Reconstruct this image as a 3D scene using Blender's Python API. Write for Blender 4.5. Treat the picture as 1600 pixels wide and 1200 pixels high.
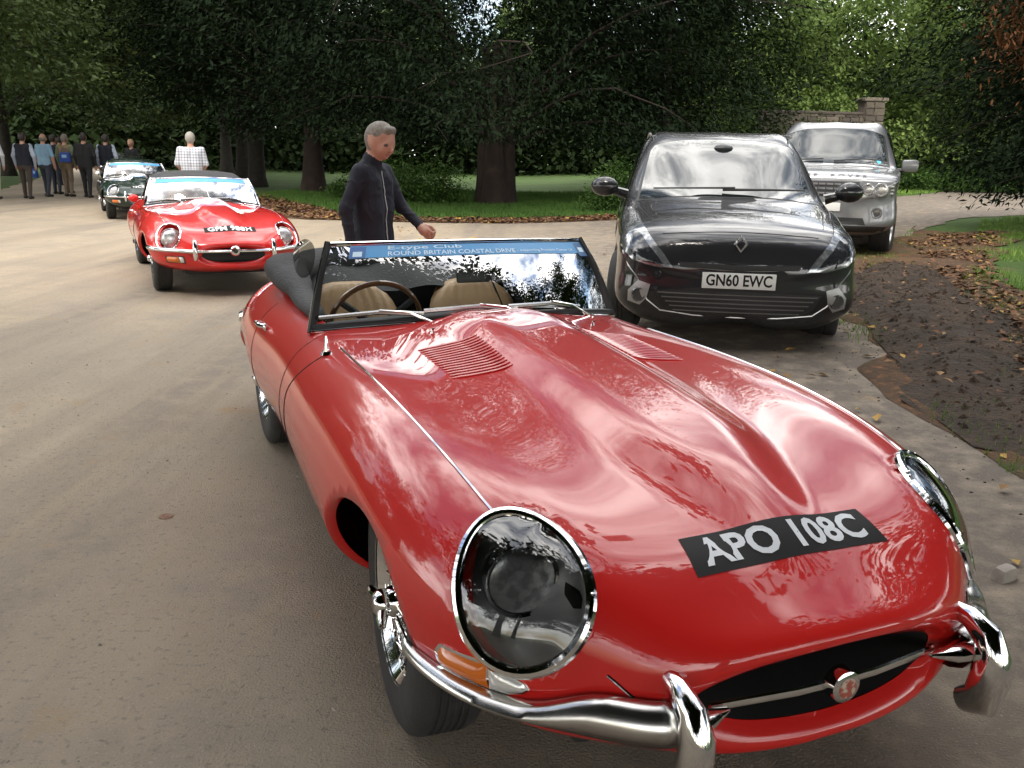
import bpy, bmesh, math, random
import numpy as np
from mathutils import Vector, Matrix
from mathutils.bvhtree import BVHTree
random.seed(7); RNG = np.random.default_rng(7)
R = math.radians
scene = bpy.context.scene
for o in list(bpy.data.objects): bpy.data.objects.remove(o)
col = scene.collection

# ---------------------------------------------------------------- camera
cam_d = bpy.data.cameras.new('camera'); cam = bpy.data.objects.new('camera', cam_d); col.objects.link(cam)
cam_d.sensor_width = 36; cam_d.lens = 30.7; cam_d.clip_start = 0.05; cam_d.clip_end = 2000
cam.matrix_world = Matrix.Translation((0, 0, 1.446)) @ Matrix.Rotation(R(90-14.64), 4, 'X') @ Matrix.Rotation(R(1.30), 4, 'Z')
scene.camera = cam
# ---------------------------------------------------------------- world: cloudy daylight sky
SUN_EL, SUN_AZ = R(52), R(200)      # azimuth from +Y clockwise: light comes from behind left
world = bpy.data.worlds.new('World'); scene.world = world; world.use_nodes = True
wn, wl = world.node_tree.nodes, world.node_tree.links
for n in list(wn): wn.remove(n)
w_out = wn.new('ShaderNodeOutputWorld'); w_bg = wn.new('ShaderNodeBackground'); w_bg.inputs['Strength'].default_value = 0.12
sky = wn.new('ShaderNodeTexSky'); sky.sky_type = 'NISHITA'; sky.sun_disc = False
sky.sun_elevation = SUN_EL; sky.sun_rotation = SUN_AZ; sky.air_density = 1.2; sky.dust_density = 2.5
tc = wn.new('ShaderNodeTexCoord'); mp = wn.new('ShaderNodeMapping'); mp.inputs['Scale'].default_value = (1.0, 1.0, 2.2)
cn = wn.new('ShaderNodeTexNoise'); cn.inputs['Scale'].default_value = 2.6; cn.inputs['Detail'].default_value = 7; cn.inputs['Roughness'].default_value = .55
cr = wn.new('ShaderNodeValToRGB'); cr.color_ramp.elements[0].position = .36; cr.color_ramp.elements[1].position = .60
cc = wn.new('ShaderNodeValToRGB'); cc.color_ramp.elements[0].position = .40; cc.color_ramp.elements[0].color = (8.4, 8.2, 8.0, 1)
cc.color_ramp.elements[1].position = .70; cc.color_ramp.elements[1].color = (26, 25.4, 24.4, 1)
mx = wn.new('ShaderNodeMix'); mx.data_type = 'RGBA'
wl.new(tc.outputs['Generated'], mp.inputs['Vector']); wl.new(mp.outputs['Vector'], cn.inputs['Vector'])
wl.new(cn.outputs['Fac'], cr.inputs['Fac']); wl.new(cn.outputs['Fac'], cc.inputs['Fac'])
wl.new(cr.outputs['Color'], mx.inputs[0]); wl.new(sky.outputs['Color'], mx.inputs[6]); wl.new(cc.outputs['Color'], mx.inputs[7])
wl.new(mx.outputs[2], w_bg.inputs['Color']); wl.new(w_bg.outputs['Background'], w_out.inputs['Surface'])
# ---------------------------------------------------------------- sun through thin cloud
sun_d = bpy.data.lights.new('sun', 'SUN'); sun = bpy.data.objects.new('sun', sun_d); col.objects.link(sun)
sun_d.energy = 1.3; sun_d.angle = R(14); sun_d.color = (1, .95, .86)
sdir = Vector((math.sin(SUN_AZ)*math.cos(SUN_EL), math.cos(SUN_AZ)*math.cos(SUN_EL), math.sin(SUN_EL)))
sun.rotation_euler = sdir.to_track_quat('Z', 'Y').to_euler()
# ---------------------------------------------------------------- exposure
scene.view_settings.view_transform = 'Standard'; scene.view_settings.look = 'None'
scene.view_settings.exposure = 1.2; scene.view_settings.gamma = 1

# ================================================================ helpers
def tag(o, label=None, cat=None, group=None, kind=None):
    if label: o['label'] = label
    if cat: o['category'] = cat
    if group: o['group'] = group
    if kind: o['kind'] = kind
    return o
def empty(name, loc=(0, 0, 0), rz=0.0, parent=None):
    o = bpy.data.objects.new(name, None); col.objects.link(o); o.location = loc; o.rotation_euler = (0, 0, rz)
    o.empty_display_size = .1
    if parent: o.parent = parent
    return o
def link(me, name, parent=None):
    o = bpy.data.objects.new(name, me); col.objects.link(o)
    if parent: o.parent = parent
    return o
def copy_tree(o, parent=None):
    c = o.copy(); col.objects.link(c); c.parent = parent
    for ch in o.children: copy_tree(ch, c)
    return c
MATS = {}
def mat(name, rgb=(.5, .5, .5), rough=.5, metal=0.0, coat=0.0, spec=.5, noise=None, bump=None, emit=None, trans=0.0, coat_rough=.03):
    """principled material; noise=(scale, rgb2, lo, hi) mixes a second colour; bump=(scale, strength)"""
    if name in MATS: return MATS[name]
    m = bpy.data.materials.new(name); m.use_nodes = True; nt = m.node_tree; b = nt.nodes['Principled BSDF']
    b.inputs['Base Color'].default_value = (*rgb, 1); b.inputs['Roughness'].default_value = rough
    b.inputs['Metallic'].default_value = metal; b.inputs['Coat Weight'].default_value = coat
    b.inputs['Coat Roughness'].default_value = coat_rough; b.inputs['Specular IOR Level'].default_value = spec
    b.inputs['Transmission Weight'].default_value = trans
    if noise or bump:
        t = nt.nodes.new('ShaderNodeTexCoord')
    if noise:
        n = nt.nodes.new('ShaderNodeTexNoise'); n.inputs['Scale'].default_value = noise[0]; n.inputs['Detail'].default_value = 5
        r = nt.nodes.new('ShaderNodeMapRange'); r.inputs[1].default_value = noise[2]; r.inputs[2].default_value = noise[3]
        x = nt.nodes.new('ShaderNodeMix'); x.data_type = 'RGBA'; x.inputs[6].default_value = (*rgb, 1); x.inputs[7].default_value = (*noise[1], 1)
        nt.links.new(t.outputs['Object'], n.inputs['Vector']); nt.links.new(n.outputs['Fac'], r.inputs[0])
        nt.links.new(r.outputs[0], x.inputs[0]); nt.links.new(x.outputs[2], b.inputs['Base Color'])
    if bump:
        n = nt.nodes.new('ShaderNodeTexNoise'); n.inputs['Scale'].default_value = bump[0]; n.inputs['Detail'].default_value = 4
        u = nt.nodes.new('ShaderNodeBump'); u.inputs['Strength'].default_value = bump[1]; u.inputs['Distance'].default_value = .01
        nt.links.new(t.outputs['Object'], n.inputs['Vector']); nt.links.new(n.outputs['Fac'], u.inputs['Height']); nt.links.new(u.outputs[0], b.inputs['Normal'])
    if emit:
        b.inputs['Emission Color'].default_value = (*emit[0], 1); b.inputs['Emission Strength'].default_value = emit[1]
    MATS[name] = m; return m
def glass_mat(name, tint=(.9, .95, .93), refl=1.0, rough=.0):
    """single-sheet window glass: clear straight through, mirror by Fresnel"""
    if name in MATS: return MATS[name]
    m = bpy.data.materials.new(name); m.use_nodes = True; nt = m.node_tree
    for n in list(nt.nodes): nt.nodes.remove(n)
    out = nt.nodes.new('ShaderNodeOutputMaterial'); tr = nt.nodes.new('ShaderNodeBsdfTransparent'); gl = nt.nodes.new('ShaderNodeBsdfGlossy')
    fr = nt.nodes.new('ShaderNodeFresnel'); fr.inputs['IOR'].default_value = 1.55; mu = nt.nodes.new('ShaderNodeMath'); mu.operation = 'MULTIPLY'
    mu.inputs[1].default_value = refl * 1.6; mu.use_clamp = True
    mi = nt.nodes.new('ShaderNodeMixShader'); tr.inputs['Color'].default_value = (*tint, 1); gl.inputs['Roughness'].default_value = rough
    nt.links.new(fr.outputs[0], mu.inputs[0]); nt.links.new(mu.outputs[0], mi.inputs[0])
    nt.links.new(tr.outputs[0], mi.inputs[1]); nt.links.new(gl.outputs[0], mi.inputs[2]); nt.links.new(mi.outputs[0], out.inputs['Surface'])
    MATS[name] = m; return m

def make_mesh(name, V, F, mats=None, smooth=True, sharp=35, mi=None):
    me = bpy.data.meshes.new(name)
    V = np.asarray(V, dtype=np.float32)
    if isinstance(F, np.ndarray):
        n, k = F.shape
        me.vertices.add(len(V)); me.vertices.foreach_set('co', V.ravel())
        me.loops.add(n*k); me.loops.foreach_set('vertex_index', F.ravel().astype(np.int32))
        me.polygons.add(n); me.polygons.foreach_set('loop_start', np.arange(0, n*k, k, dtype=np.int32))
        me.update(calc_edges=True)
    else:
        me.from_pydata([tuple(v) for v in V], [], F)
    if mats:
        for m in (mats if isinstance(mats, (list, tuple)) else [mats]): me.materials.append(m)
    if mi is not None: me.polygons.foreach_set('material_index', np.asarray(mi, dtype=np.int32))
    me.polygons.foreach_set('use_smooth', np.full(len(me.polygons), smooth))
    me.update()
    if smooth and sharp: me.set_sharp_from_angle(angle=R(sharp))
    return me

class MB:
    """collects primitives into ONE mesh"""
    def __init__(s): s.V = []; s.F = []; s.n = 0
    def add(s, V, F):
        V = [tuple(map(float, v)) for v in V]
        s.V += V; s.F += [tuple(int(i)+s.n for i in f) for f in F]; s.n += len(V); return s
    def box(s, c, d, M=None, taper=1.0, bev=0.0):
        x, y, z = d[0]/2, d[1]/2, d[2]/2
        if bev > 0:
            bm = bmesh.new(); bmesh.ops.create_cube(bm, size=1)
            for v in bm.verts:
                k = taper if v.co.z > 0 else 1; v.co = Vector((v.co.x*d[0]*k, v.co.y*d[1]*k, v.co.z*d[2]))
            bmesh.ops.bevel(bm, geom=bm.edges[:], offset=bev, segments=2, affect='EDGES', profile=.6)
            bm.verts.index_update(); P = [v.co.copy() for v in bm.verts]; F = [[v.index for v in f.verts] for f in bm.faces]; bm.free()
        else:
            P = [Vector((a*x*(taper if c_ > 0 else 1), b*y*(taper if c_ > 0 else 1), c_*z)) for c_ in (-1, 1) for b in (-1, 1) for a in (-1, 1)]
            F = [(0, 2, 3, 1), (4, 5, 7, 6), (0, 1, 5, 4), (2, 6, 7, 3), (0, 4, 6, 2), (1, 3, 7, 5)]
        if M is not None: P = [M @ p for p in P]
        return s.add([p + Vector(c) for p in P], F)
    def tube(s, pts, r, k=8, cap=True, sx=1.0):
        """sweep a circle (radius r or list of radii) along points"""
        P = [Vector(p) for p in pts]; n = len(P); rr = r if hasattr(r, '__len__') else [r]*n
        V = []; prev = None
        for i in range(n):
            t = (P[min(i+1, n-1)] - P[max(i-1, 0)])
            if t.length < 1e-9: t = Vector((0, 0, 1))
            t.normalize()
            if prev is None:
                a = Vector((0, 0, 1)) if abs(t.z) < .9 else Vector((1, 0, 0)); a = (a - t*a.dot(t)).normalized()
            else: a = (prev - t*prev.dot(t)).normalized()
            prev = a; b = t.cross(a)
            V += [P[i] + (a*math.cos(q)*sx + b*math.sin(q))*rr[i] for q in [2*math.pi*j/k for j in range(k)]]
        F = [(i*k+j, i*k+(j+1) % k, (i+1)*k+(j+1) % k, (i+1)*k+j) for i in range(n-1) for j in range(k)]
        if cap: F += [tuple(range(k-1, -1, -1)), tuple((n-1)*k+j for j in range(k))]
        return s.add(V, F)
    def lathe(s, prof, k=24, c=(0, 0, 0), axis='z', closed=False, arc=2*math.pi):
        """prof: list of (radius, height) turned about axis"""
        V = []
        for (r, h) in prof:
            for j in range(k):
                q = arc*j/k; a, b = r*math.cos(q), r*math.sin(q)
                V.append({'z': (a, b, h), 'y': (a, h, b), 'x': (h, a, b)}[axis])
        n = len(prof); rng = range(n if closed else n-1)
        F = [(i*k+j, i*k+(j+1) % k, ((i+1) % n)*k+(j+1) % k, ((i+1) % n)*k+j) for i in rng for j in range(k)]
        if axis == 'y': F = [f[::-1] for f in F]
        return s.add([Vector(v)+Vector(c) for v in V], F)
    def grid(s, G):
        """G: 2-D list of points"""
        n, m = len(G), len(G[0]); V = [p for row in G for p in row]
        return s.add(V, [(i*m+j, (i+1)*m+j, (i+1)*m+j+1, i*m+j+1) for i in range(n-1) for j in range(m-1)])
    def ball(s, c, r, k=10, M=None):
        V = []; n = k//2+1
        for i in range(n):
            a = math.pi*i/(n-1)
            for j in range(k):
                q = 2*math.pi*j/k; v = Vector((r[0]*math.sin(a)*math.cos(q), r[1]*math.sin(a)*math.sin(q), r[2]*math.cos(a)))
                V.append((M @ v if M is not None else v) + Vector(c))
        return s.add(V, [(i*k+j, (i+1)*k+j, (i+1)*k+(j+1) % k, i*k+(j+1) % k) for i in range(n-1) for j in range(k)])
    def build(s, name, m, parent=None, smooth=True, sharp=35, fix=True):
        me = bpy.data.meshes.new(name); me.from_pydata(s.V, [], s.F)
        if fix:
            bm = bmesh.new(); bm.from_mesh(me); bmesh.ops.remove_doubles(bm, verts=bm.verts, dist=1e-6)
            bmesh.ops.recalc_face_normals(bm, faces=bm.faces); bm.to_mesh(me); bm.free()
        for q in (m if isinstance(m, (list, tuple)) else [m]): me.materials.append(q)
        me.polygons.foreach_set('use_smooth', [smooth]*len(me.polygons)); me.update()
        if smooth and sharp: me.set_sharp_from_angle(angle=R(sharp))
        return link(me, name, parent)

def nspline(T, Y, t):
    """natural cubic spline through (T, Y[...]) evaluated at t"""
    T = np.asarray(T, float); Y = np.asarray(Y, float); n = len(T); sh = Y.shape[1:]; Y2 = Y.reshape(n, -1)
    h = np.diff(T); A = np.zeros((n, n)); B = np.zeros_like(Y2); A[0, 0] = A[-1, -1] = 1
    for i in range(1, n-1):
        A[i, i-1] = h[i-1]; A[i, i] = 2*(h[i-1]+h[i]); A[i, i+1] = h[i]
        B[i] = 6*((Y2[i+1]-Y2[i])/h[i] - (Y2[i]-Y2[i-1])/h[i-1])
    Mm = np.linalg.solve(A, B); t = np.asarray(t, float); k = np.clip(np.searchsorted(T, t, side='right')-1, 0, n-2)
    a = (T[k+1]-t)[:, None]; b = (t-T[k])[:, None]; hh = h[k][:, None]
    out = Mm[k]*a**3/(6*hh) + Mm[k+1]*b**3/(6*hh) + (Y2[k]/hh - Mm[k]*hh/6)*a + (Y2[k+1]/hh - Mm[k+1]*hh/6)*b
    return out.reshape((len(t),)+sh)
def chord(P):
    """mean cumulative chord length along axis 0 for P[n, m, 3]"""
    d = np.linalg.norm(np.diff(P, axis=0), axis=-1)
    d = d.reshape(d.shape[0], -1).mean(1)
    return np.r_[0, np.cumsum(d)]
def loft(ST, nt, nu, mirror_ends=True):
    """ST[stations, rails, 3] -> P[nt, nu, 3]; rails run from top centre to bottom centre on the +y half"""
    ST = np.asarray(ST, float); S_, R_, _ = ST.shape
    T = chord(ST); P = nspline(T, ST, np.linspace(0, T[-1], nt))
    m = np.array([1, -1, 1])
    E = np.concatenate([P[:, 2:0:-1]*m, P, P[:, -2:-4:-1]*m], axis=1).transpose(1, 0, 2)
    U = chord(E); U0, U1 = U[2], U[2+R_-1]
    out = nspline(U, E, np.linspace(U0, U1, nu)).transpose(1, 0, 2)
    out[:, 0, 1] = 0; out[:, -1, 1] = 0
    return out, (U[2:2+R_]-U0)/(U1-U0), T/T[-1]
def grid_body(P):
    """mirror a half grid to a full closed-section mesh: V, F(quads)"""
    nt, nu, _ = P.shape; m = np.array([1, -1, 1])
    full = np.concatenate([P, P[:, -2:0:-1]*m], axis=1); k = full.shape[1]
    V = full.reshape(-1, 3); i = np.arange(nt-1)[:, None]; j = np.arange(k)[None, :]
    F = np.stack([i*k+j, i*k+(j+1) % k, (i+1)*k+(j+1) % k, (i+1)*k+j], -1).reshape(-1, 4)
    return V, F
def inpoly(p, poly):
    x, y = p[:, 0], p[:, 1]; c = np.zeros(len(p), bool); n = len(poly)
    for i in range(n):
        (x1, y1), (x2, y2) = poly[i], poly[(i+1) % n]
        if y1 == y2: continue
        q = ((y1 > y) != (y2 > y)) & (x < (x2-x1)*(y-y1)/(y2-y1)+x1); c ^= q
    return c
def snap2d(p, poly):
    poly = np.asarray(poly, float); a = poly; b = np.roll(poly, -1, 0); best = np.full(len(p), 1e9); out = p.copy()
    for i in range(len(a)):
        d = b[i]-a[i]; t = np.clip(((p-a[i])@d)/max(d@d, 1e-12), 0, 1); q = a[i]+t[:, None]*d; e = np.linalg.norm(q-p, axis=1)
        k = e < best; best[k] = e[k]; out[k] = q[k]
    return out
def cut(V, F, A, B, poly, cond, bv=None):
    """remove faces whose centre falls in poly (2-D coords along axes A, B) and meets cond(centres); snap the rim. returns V, kept, removed"""
    A = np.asarray(A, float); B = np.asarray(B, float); C = V[F].mean(1)
    c2 = np.c_[C@A, C@B]; rem = inpoly(c2, poly) & cond(C)
    Fr, Fk = F[rem], F[~rem]
    rim = np.intersect1d(np.unique(Fr), np.unique(Fk)) if len(Fr) else np.array([], int)
    if len(rim):
        p = np.c_[V[rim]@A, V[rim]@B]; q = snap2d(p, poly); d = q-p
        ok = np.linalg.norm(d, axis=1) < .05
        V = V.copy(); V[rim[ok]] += d[ok, :1]*A + d[ok, 1:]*B
        if bv is not None:      # slide the rim back on to the true surface
            N = np.cross(A, B); N = Vector(N/np.linalg.norm(N))
            for i in rim[ok]:
                c = Vector(V[i]); sg = 1 if c.dot(N) > 0 else -1; h = bv.ray_cast(c+N*sg*.5, -N*sg)
                if h[0] is not None and (h[0]-c).length < .06: V[i] = h[0]
    return V, Fk, Fr
def compact(V, F):
    u, inv = np.unique(F, return_inverse=True); return V[u], inv.reshape(F.shape)
def bvh(V, F): return BVHTree.FromPolygons([tuple(v) for v in V], [tuple(f) for f in F])
def patch(bv, poly, o, A, B, D, off=.002, sub=3, depth=.0, dome=0.0):
    """polygon (2-D in axes A, B about o) cast along D onto a surface; returns V, F following it, offset outwards; depth skirts the rim"""
    o, A, B, D = map(Vector, (o, A, B, D)); bm = bmesh.new()
    vs = [bm.verts.new((p[0], p[1], 0)) for p in poly]; f = bm.faces.new(vs)
    if len(vs) > 4: bmesh.ops.triangulate(bm, faces=[f])
    for _ in range(sub): bmesh.ops.subdivide_edges(bm, edges=bm.edges[:], cuts=1, use_grid_fill=True)
    bmesh.ops.triangulate(bm, faces=bm.faces[:])
    pl = np.array(poly, float); last = None; bad = []
    for v in bm.verts:
        q = o + A*v.co.x + B*v.co.y; h = bv.ray_cast(q - D*1.0, D)
        if h[0] is None: h = bv.find_nearest(q)
        n = h[1] if h[1].dot(D) < 0 else -h[1]
        e = 0.0
        if dome:
            p = np.array([[v.co.x, v.co.y]]); s_ = snap2d(p, pl); dist = float(np.linalg.norm(s_-p)); e = dome*(1-math.exp(-dist/.02))
        v.co = h[0] + n*(off+e)
    if depth:
        be = [e for e in bm.edges if e.is_boundary]; r = bmesh.ops.extrude_edge_only(bm, edges=be)
        for v in r['geom']:
            if isinstance(v, bmesh.types.BMVert): v.co += D*depth
    bmesh.ops.recalc_face_normals(bm, faces=bm.faces)
    bm.verts.index_update(); V = [v.co.copy() for v in bm.verts]; F = [[v.index for v in f.verts] for f in bm.faces]; bm.free()
    if sum((V[F[0][0]]*0 + (V[f[1]]-V[f[0]]).cross(V[f[2]]-V[f[0]])).dot(D) for f in F[:40]) > 0: F = [f[::-1] for f in F]
    return V, F
def text_mesh(s, size, bold=.0, cx=True, spacing=1.0, res=3):
    """flat text -> V (x right, y up), F"""
    cu = bpy.data.curves.new('t', 'FONT'); cu.body = s; cu.size = size; cu.offset = bold; cu.resolution_u = res; cu.space_character = spacing
    cu.align_x = 'CENTER' if cx else 'LEFT'; cu.align_y = 'CENTER'
    o = bpy.data.objects.new('t', cu); col.objects.link(o); dg = bpy.context.evaluated_depsgraph_get(); dg.update()
    me = bpy.data.meshes.new_from_object(o.evaluated_get(dg)); V = [v.co.copy() for v in me.vertices]; F = [list(p.vertices) for p in me.polygons]
    bpy.data.objects.remove(o); bpy.data.curves.remove(cu); bpy.data.meshes.remove(me); return V, F
def smoothstep(a, b, x):
    t = np.clip((np.asarray(x, float)-a)/(b-a), 0, 1); return t*t*(3-2*t)
def gz(X, Y):
    """height of the ground: level where the cars come down, banking up gently to the right farther on"""
    X = np.asarray(X, float); Y = np.asarray(Y, float)
    sp = np.maximum(0, .5*(X+np.sqrt(X*X+1))-.35); sp = 9*np.tanh(sp/9)
    return .05*sp*smoothstep(4.2, 7.5, Y)
def gzf(x, y): return float(gz(x, y))
# ================================================================ ground, drive, verges
def vnoise(x, y, s, seed=0):
    r = np.random.default_rng(seed); n = 256; L = r.random((n, n)); x = np.asarray(x)/s; y = np.asarray(y)/s
    i, j = np.floor(x).astype(int), np.floor(y).astype(int); a, b = x-i, y-j; a = a*a*(3-2*a); b = b*b*(3-2*b)
    g = lambda p, q: L[p % n, q % n]
    return (g(i, j)*(1-a)+g(i+1, j)*a)*(1-b)+(g(i, j+1)*(1-a)+g(i+1, j+1)*a)*b
def node_mat(name, layers,  rough=.9, bump=(40, .4), rough_noise=None, bump2=None):
    """layers: list of (scale, rgb, lo, hi) mixed over the first colour by noise in object space"""
    m = bpy.data.materials.new(name); m.use_nodes = True; nt = m.node_tree; b = nt.nodes['Principled BSDF']; b.inputs['Roughness'].default_value = rough
    b.inputs['Specular IOR Level'].default_value = .3
    t = nt.nodes.new('ShaderNodeTexCoord'); cur = None
    for k, (sc, rgb, lo, hi, *ex) in enumerate(layers):
        if cur is None: c = nt.nodes.new('ShaderNodeRGB'); c.outputs[0].default_value = (*rgb, 1); cur = c.outputs[0]; continue
        n = nt.nodes.new('ShaderNodeTexNoise'); n.inputs['Scale'].default_value = sc; n.inputs['Detail'].default_value = 6; n.inputs['Roughness'].default_value = .6
        mp_ = nt.nodes.new('ShaderNodeMapping'); mp_.inputs['Location'].default_value = (k*13.7, k*5.1, 0)
        if ex and ex[0] == 'stretch': mp_.inputs['Scale'].default_value = (1, .06, 1); mp_.inputs['Rotation'].default_value = (0, 0, R(-24))
        r = nt.nodes.new('ShaderNodeMapRange'); r.inputs[1].default_value = lo; r.inputs[2].default_value = hi
        x = nt.nodes.new('ShaderNodeMix'); x.data_type = 'RGBA'; x.inputs[7].default_value = (*rgb, 1)
        nt.links.new(t.outputs['Object'], mp_.inputs['Vector']); nt.links.new(mp_.outputs[0], n.inputs['Vector']); nt.links.new(n.outputs['Fac'], r.inputs[0])
        fac = r.outputs[0]
        if ex and ex[0] == 'side':      # grey dirt and painted-in tree shade towards the wooded side of the drive
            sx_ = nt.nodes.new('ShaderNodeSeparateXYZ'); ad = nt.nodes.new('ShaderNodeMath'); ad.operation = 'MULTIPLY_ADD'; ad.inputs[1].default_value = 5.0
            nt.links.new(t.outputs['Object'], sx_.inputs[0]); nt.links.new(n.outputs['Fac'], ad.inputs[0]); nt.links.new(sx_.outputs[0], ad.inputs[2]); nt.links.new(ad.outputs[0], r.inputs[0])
        nt.links.new(fac, x.inputs[0]); nt.links.new(cur, x.inputs[6]); cur = x.outputs[2]
    nt.links.new(cur, b.inputs['Base Color'])
    prev = None
    for sc, st in ([bump] if bump else []) + ([bump2] if bump2 else []):
        n = nt.nodes.new('ShaderNodeTexNoise'); n.inputs['Scale'].default_value = sc; n.inputs['Detail'].default_value = 5
        u = nt.nodes.new('ShaderNodeBump'); u.inputs['Strength'].default_value = st; u.inputs['Distance'].default_value = .02
        nt.links.new(t.outputs['Object'], n.inputs['Vector']); nt.links.new(n.outputs['Fac'], u.inputs['Height'])
        if prev is not None: nt.links.new(prev, u.inputs['Normal'])
        prev = u.outputs[0]
    if prev is not None: nt.links.new(prev, b.inputs['Normal'])
    MATS[name] = m; return m
def axis(near, step, far):
    a = np.arange(near[0], near[1]+1e-6, step); return np.r_[-np.array(far[::-1]), a, np.array(far)] if far else a
def sheet(name, xs, ys, zoff, m, poly=None, relief=None, lim=.6):
    X, Y = np.meshgrid(xs, ys, indexing='ij'); Z = gz(X, Y)+zoff
    if relief is not None: Z = Z+relief(X, Y)
    V = np.stack([X, Y, Z], -1).reshape(-1, 3); n, k = len(xs), len(ys); i = np.arange(n-1)[:, None]; j = np.arange(k-1)[None, :]
    F = np.stack([i*k+j, (i+1)*k+j, (i+1)*k+j+1, i*k+j+1], -1).reshape(-1, 4)
    if poly is not None:
        C = V[F].mean(1); ins = inpoly(C[:, :2], poly); Fr = F[ins]; rim = np.intersect1d(np.unique(Fr), np.unique(F[~ins]))
        q = snap2d(V[rim, :2], poly); ok = np.linalg.norm(q-V[rim, :2], axis=1) < lim; V[rim[ok], :2] = q[ok]; V[rim[ok], 2] = gz(V[rim[ok], 0], V[rim[ok], 1])+zoff
        V, F = compact(V, Fr)
    return link(make_mesh(name, V, F, m, sharp=0), name)
def wobble(poly, amp, step=.35, seed=1):
    out = []; n = len(poly)
    for i in range(n):
        a, b = np.array(poly[i], float), np.array(poly[(i+1) % n], float); L = np.linalg.norm(b-a); k = max(1, min(400, int(L/step))); d = (b-a)/L; nn = np.array([-d[1], d[0]])
        for q in range(k):
            p = a+(b-a)*q/k; out.append(tuple(p+nn*amp*(2*vnoise(p[0], p[1], 1.1, seed)-1+.6*(2*vnoise(p[0], p[1], .4, seed+5)-1))))
    return out
GRASS_G = node_mat('lawn', [(0, (.040, .075, .014), 0, 0), (.35, (.055, .10, .018), .4, .6), (1.3, (.075, .055, .028), .56, .68), (9, (.030, .05, .012), .5, .7)], .95, (30, .8))
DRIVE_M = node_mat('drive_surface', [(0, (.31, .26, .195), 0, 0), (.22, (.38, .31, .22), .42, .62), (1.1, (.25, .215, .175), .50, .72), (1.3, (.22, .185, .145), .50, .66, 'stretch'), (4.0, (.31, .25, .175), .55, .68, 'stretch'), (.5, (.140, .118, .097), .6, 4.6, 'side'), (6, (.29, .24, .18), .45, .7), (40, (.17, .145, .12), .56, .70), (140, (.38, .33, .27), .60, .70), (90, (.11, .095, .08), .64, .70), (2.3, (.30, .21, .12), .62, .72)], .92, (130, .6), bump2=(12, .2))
LITTER_M = node_mat('leaf_mould', [(0, (.085, .048, .025), 0, 0), (2.0, (.05, .032, .02), .4, .65), (14, (.16, .075, .03), .52, .66), (1.1, (.04, .06, .018), .58, .7)], .95, (40, 1.0))
MUD_M = node_mat('mud', [(0, (.030, .019, .011), 0, 0), (3, (.050, .031, .018), .45, .65), (18, (.014, .010, .007), .5, .7), (45, (.075, .05, .032), .6, .7)], .85, (38, 1.0), bump2=(13, 1.0))
xs = axis((-40, 40), .5, [45, 55, 70, 100, 160, 300]); ys = np.r_[-250, -120, -60, np.arange(-30, 70.1, .5), 76, 85, 100, 130, 180, 260, 400]
tag(sheet('ground', xs, ys, -.014, GRASS_G, relief=lambda X, Y: .0*X), kind='structure')
DRIVE = [(3.4, -28), (3.0, -6), (2.95, 0), (2.8, 3), (2.72, 4.6), (2.75, 5.7), (2.95, 6.7), (3.35, 8.6), (4.3, 10.8), (5.5, 12.9), (7.4, 16.2), (9.6, 19.2), (13.5, 21.8), (22, 28), (37, 40), (37, 62), (30, 53.5), (22, 43), (15.2, 33.2), (9, 25.0), (5, 21.3), (2.1, 20.0), (-1.5, 19.3), (-4.6, 19.4), (-6.4, 21.6), (-8.6, 26), (-12, 33.5), (-17.5, 46), (-26, 66), (-33, 66), (-26, 50), (-20.5, 38), (-17, 29.5), (-15, 22), (-14, 10), (-14, -28)]
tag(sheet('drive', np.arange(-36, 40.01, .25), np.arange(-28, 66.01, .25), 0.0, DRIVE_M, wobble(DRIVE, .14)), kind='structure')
# leaf-mould strips along the edges of the drive
FARV = [(-6.5, 21.5), (-4.6, 19.3), (-1.5, 19.2), (2.1, 19.9), (5, 21.2), (9, 24.9), (9, 26.4), (5, 22.5), (2.1, 21.3), (-1.5, 20.6), (-3.9, 20.8), (-5.0, 23), (-8.5, 30), (-9.3, 29.6)]
NEARV = [(2.45, 3.2), (2.42, 5.7), (2.65, 6.8), (3.05, 8.7), (4.0, 11.0), (5.2, 13.2), (7.3, 16.3), (8.6, 15.6), (6.3, 11.8), (5.2, 9.3), (4.4, 7.2), (4.3, 5.2), (4.5, 3.2)]
MUDP = [(2.75, 6.3), (3.0, 7.4), (3.1, 8.6), (3.7, 9.9), (4.5, 11.3), (5.2, 11.0), (4.9, 9.8), (4.5, 8.6), (4.35, 7.4), (3.9, 6.2), (3.4, 5.2), (2.95, 4.2), (2.55, 4.4), (2.55, 5.4)]
tag(sheet('far_verge', np.arange(-10, 10, .2), np.arange(18, 31, .2), .004, LITTER_M, wobble(FARV, .22, seed=3), relief=lambda X, Y: .03*vnoise(X, Y, .8, 4)), kind='structure')
tag(sheet('near_verge', np.arange(2, 9.5, .12), np.arange(3, 17, .12), .004, LITTER_M, wobble(NEARV, .3, .2, seed=6), relief=lambda X, Y: .05*vnoise(X, Y, .6, 8)*(~inpoly(np.c_[X.ravel(), Y.ravel()], MUDP)).reshape(X.shape)), kind='structure')
def ruts(X, Y):
    d = (X-2.6)*.86-(Y-6)*.50; w = vnoise(X, Y, .5, 21); q = np.c_[X.ravel(), Y.ravel()]; e = np.linalg.norm(snap2d(q, np.array(MUDP))-q, axis=1).reshape(X.shape)
    return smoothstep(.02, .35, e)*.62*(.055*(1+np.sin(d*12+4*w))*vnoise(X, Y, 1.2, 22)+.13*vnoise(X, Y, .30, 23)*vnoise(X, Y, 1.0, 25)+.05*vnoise(X, Y, .1, 24))
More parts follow.
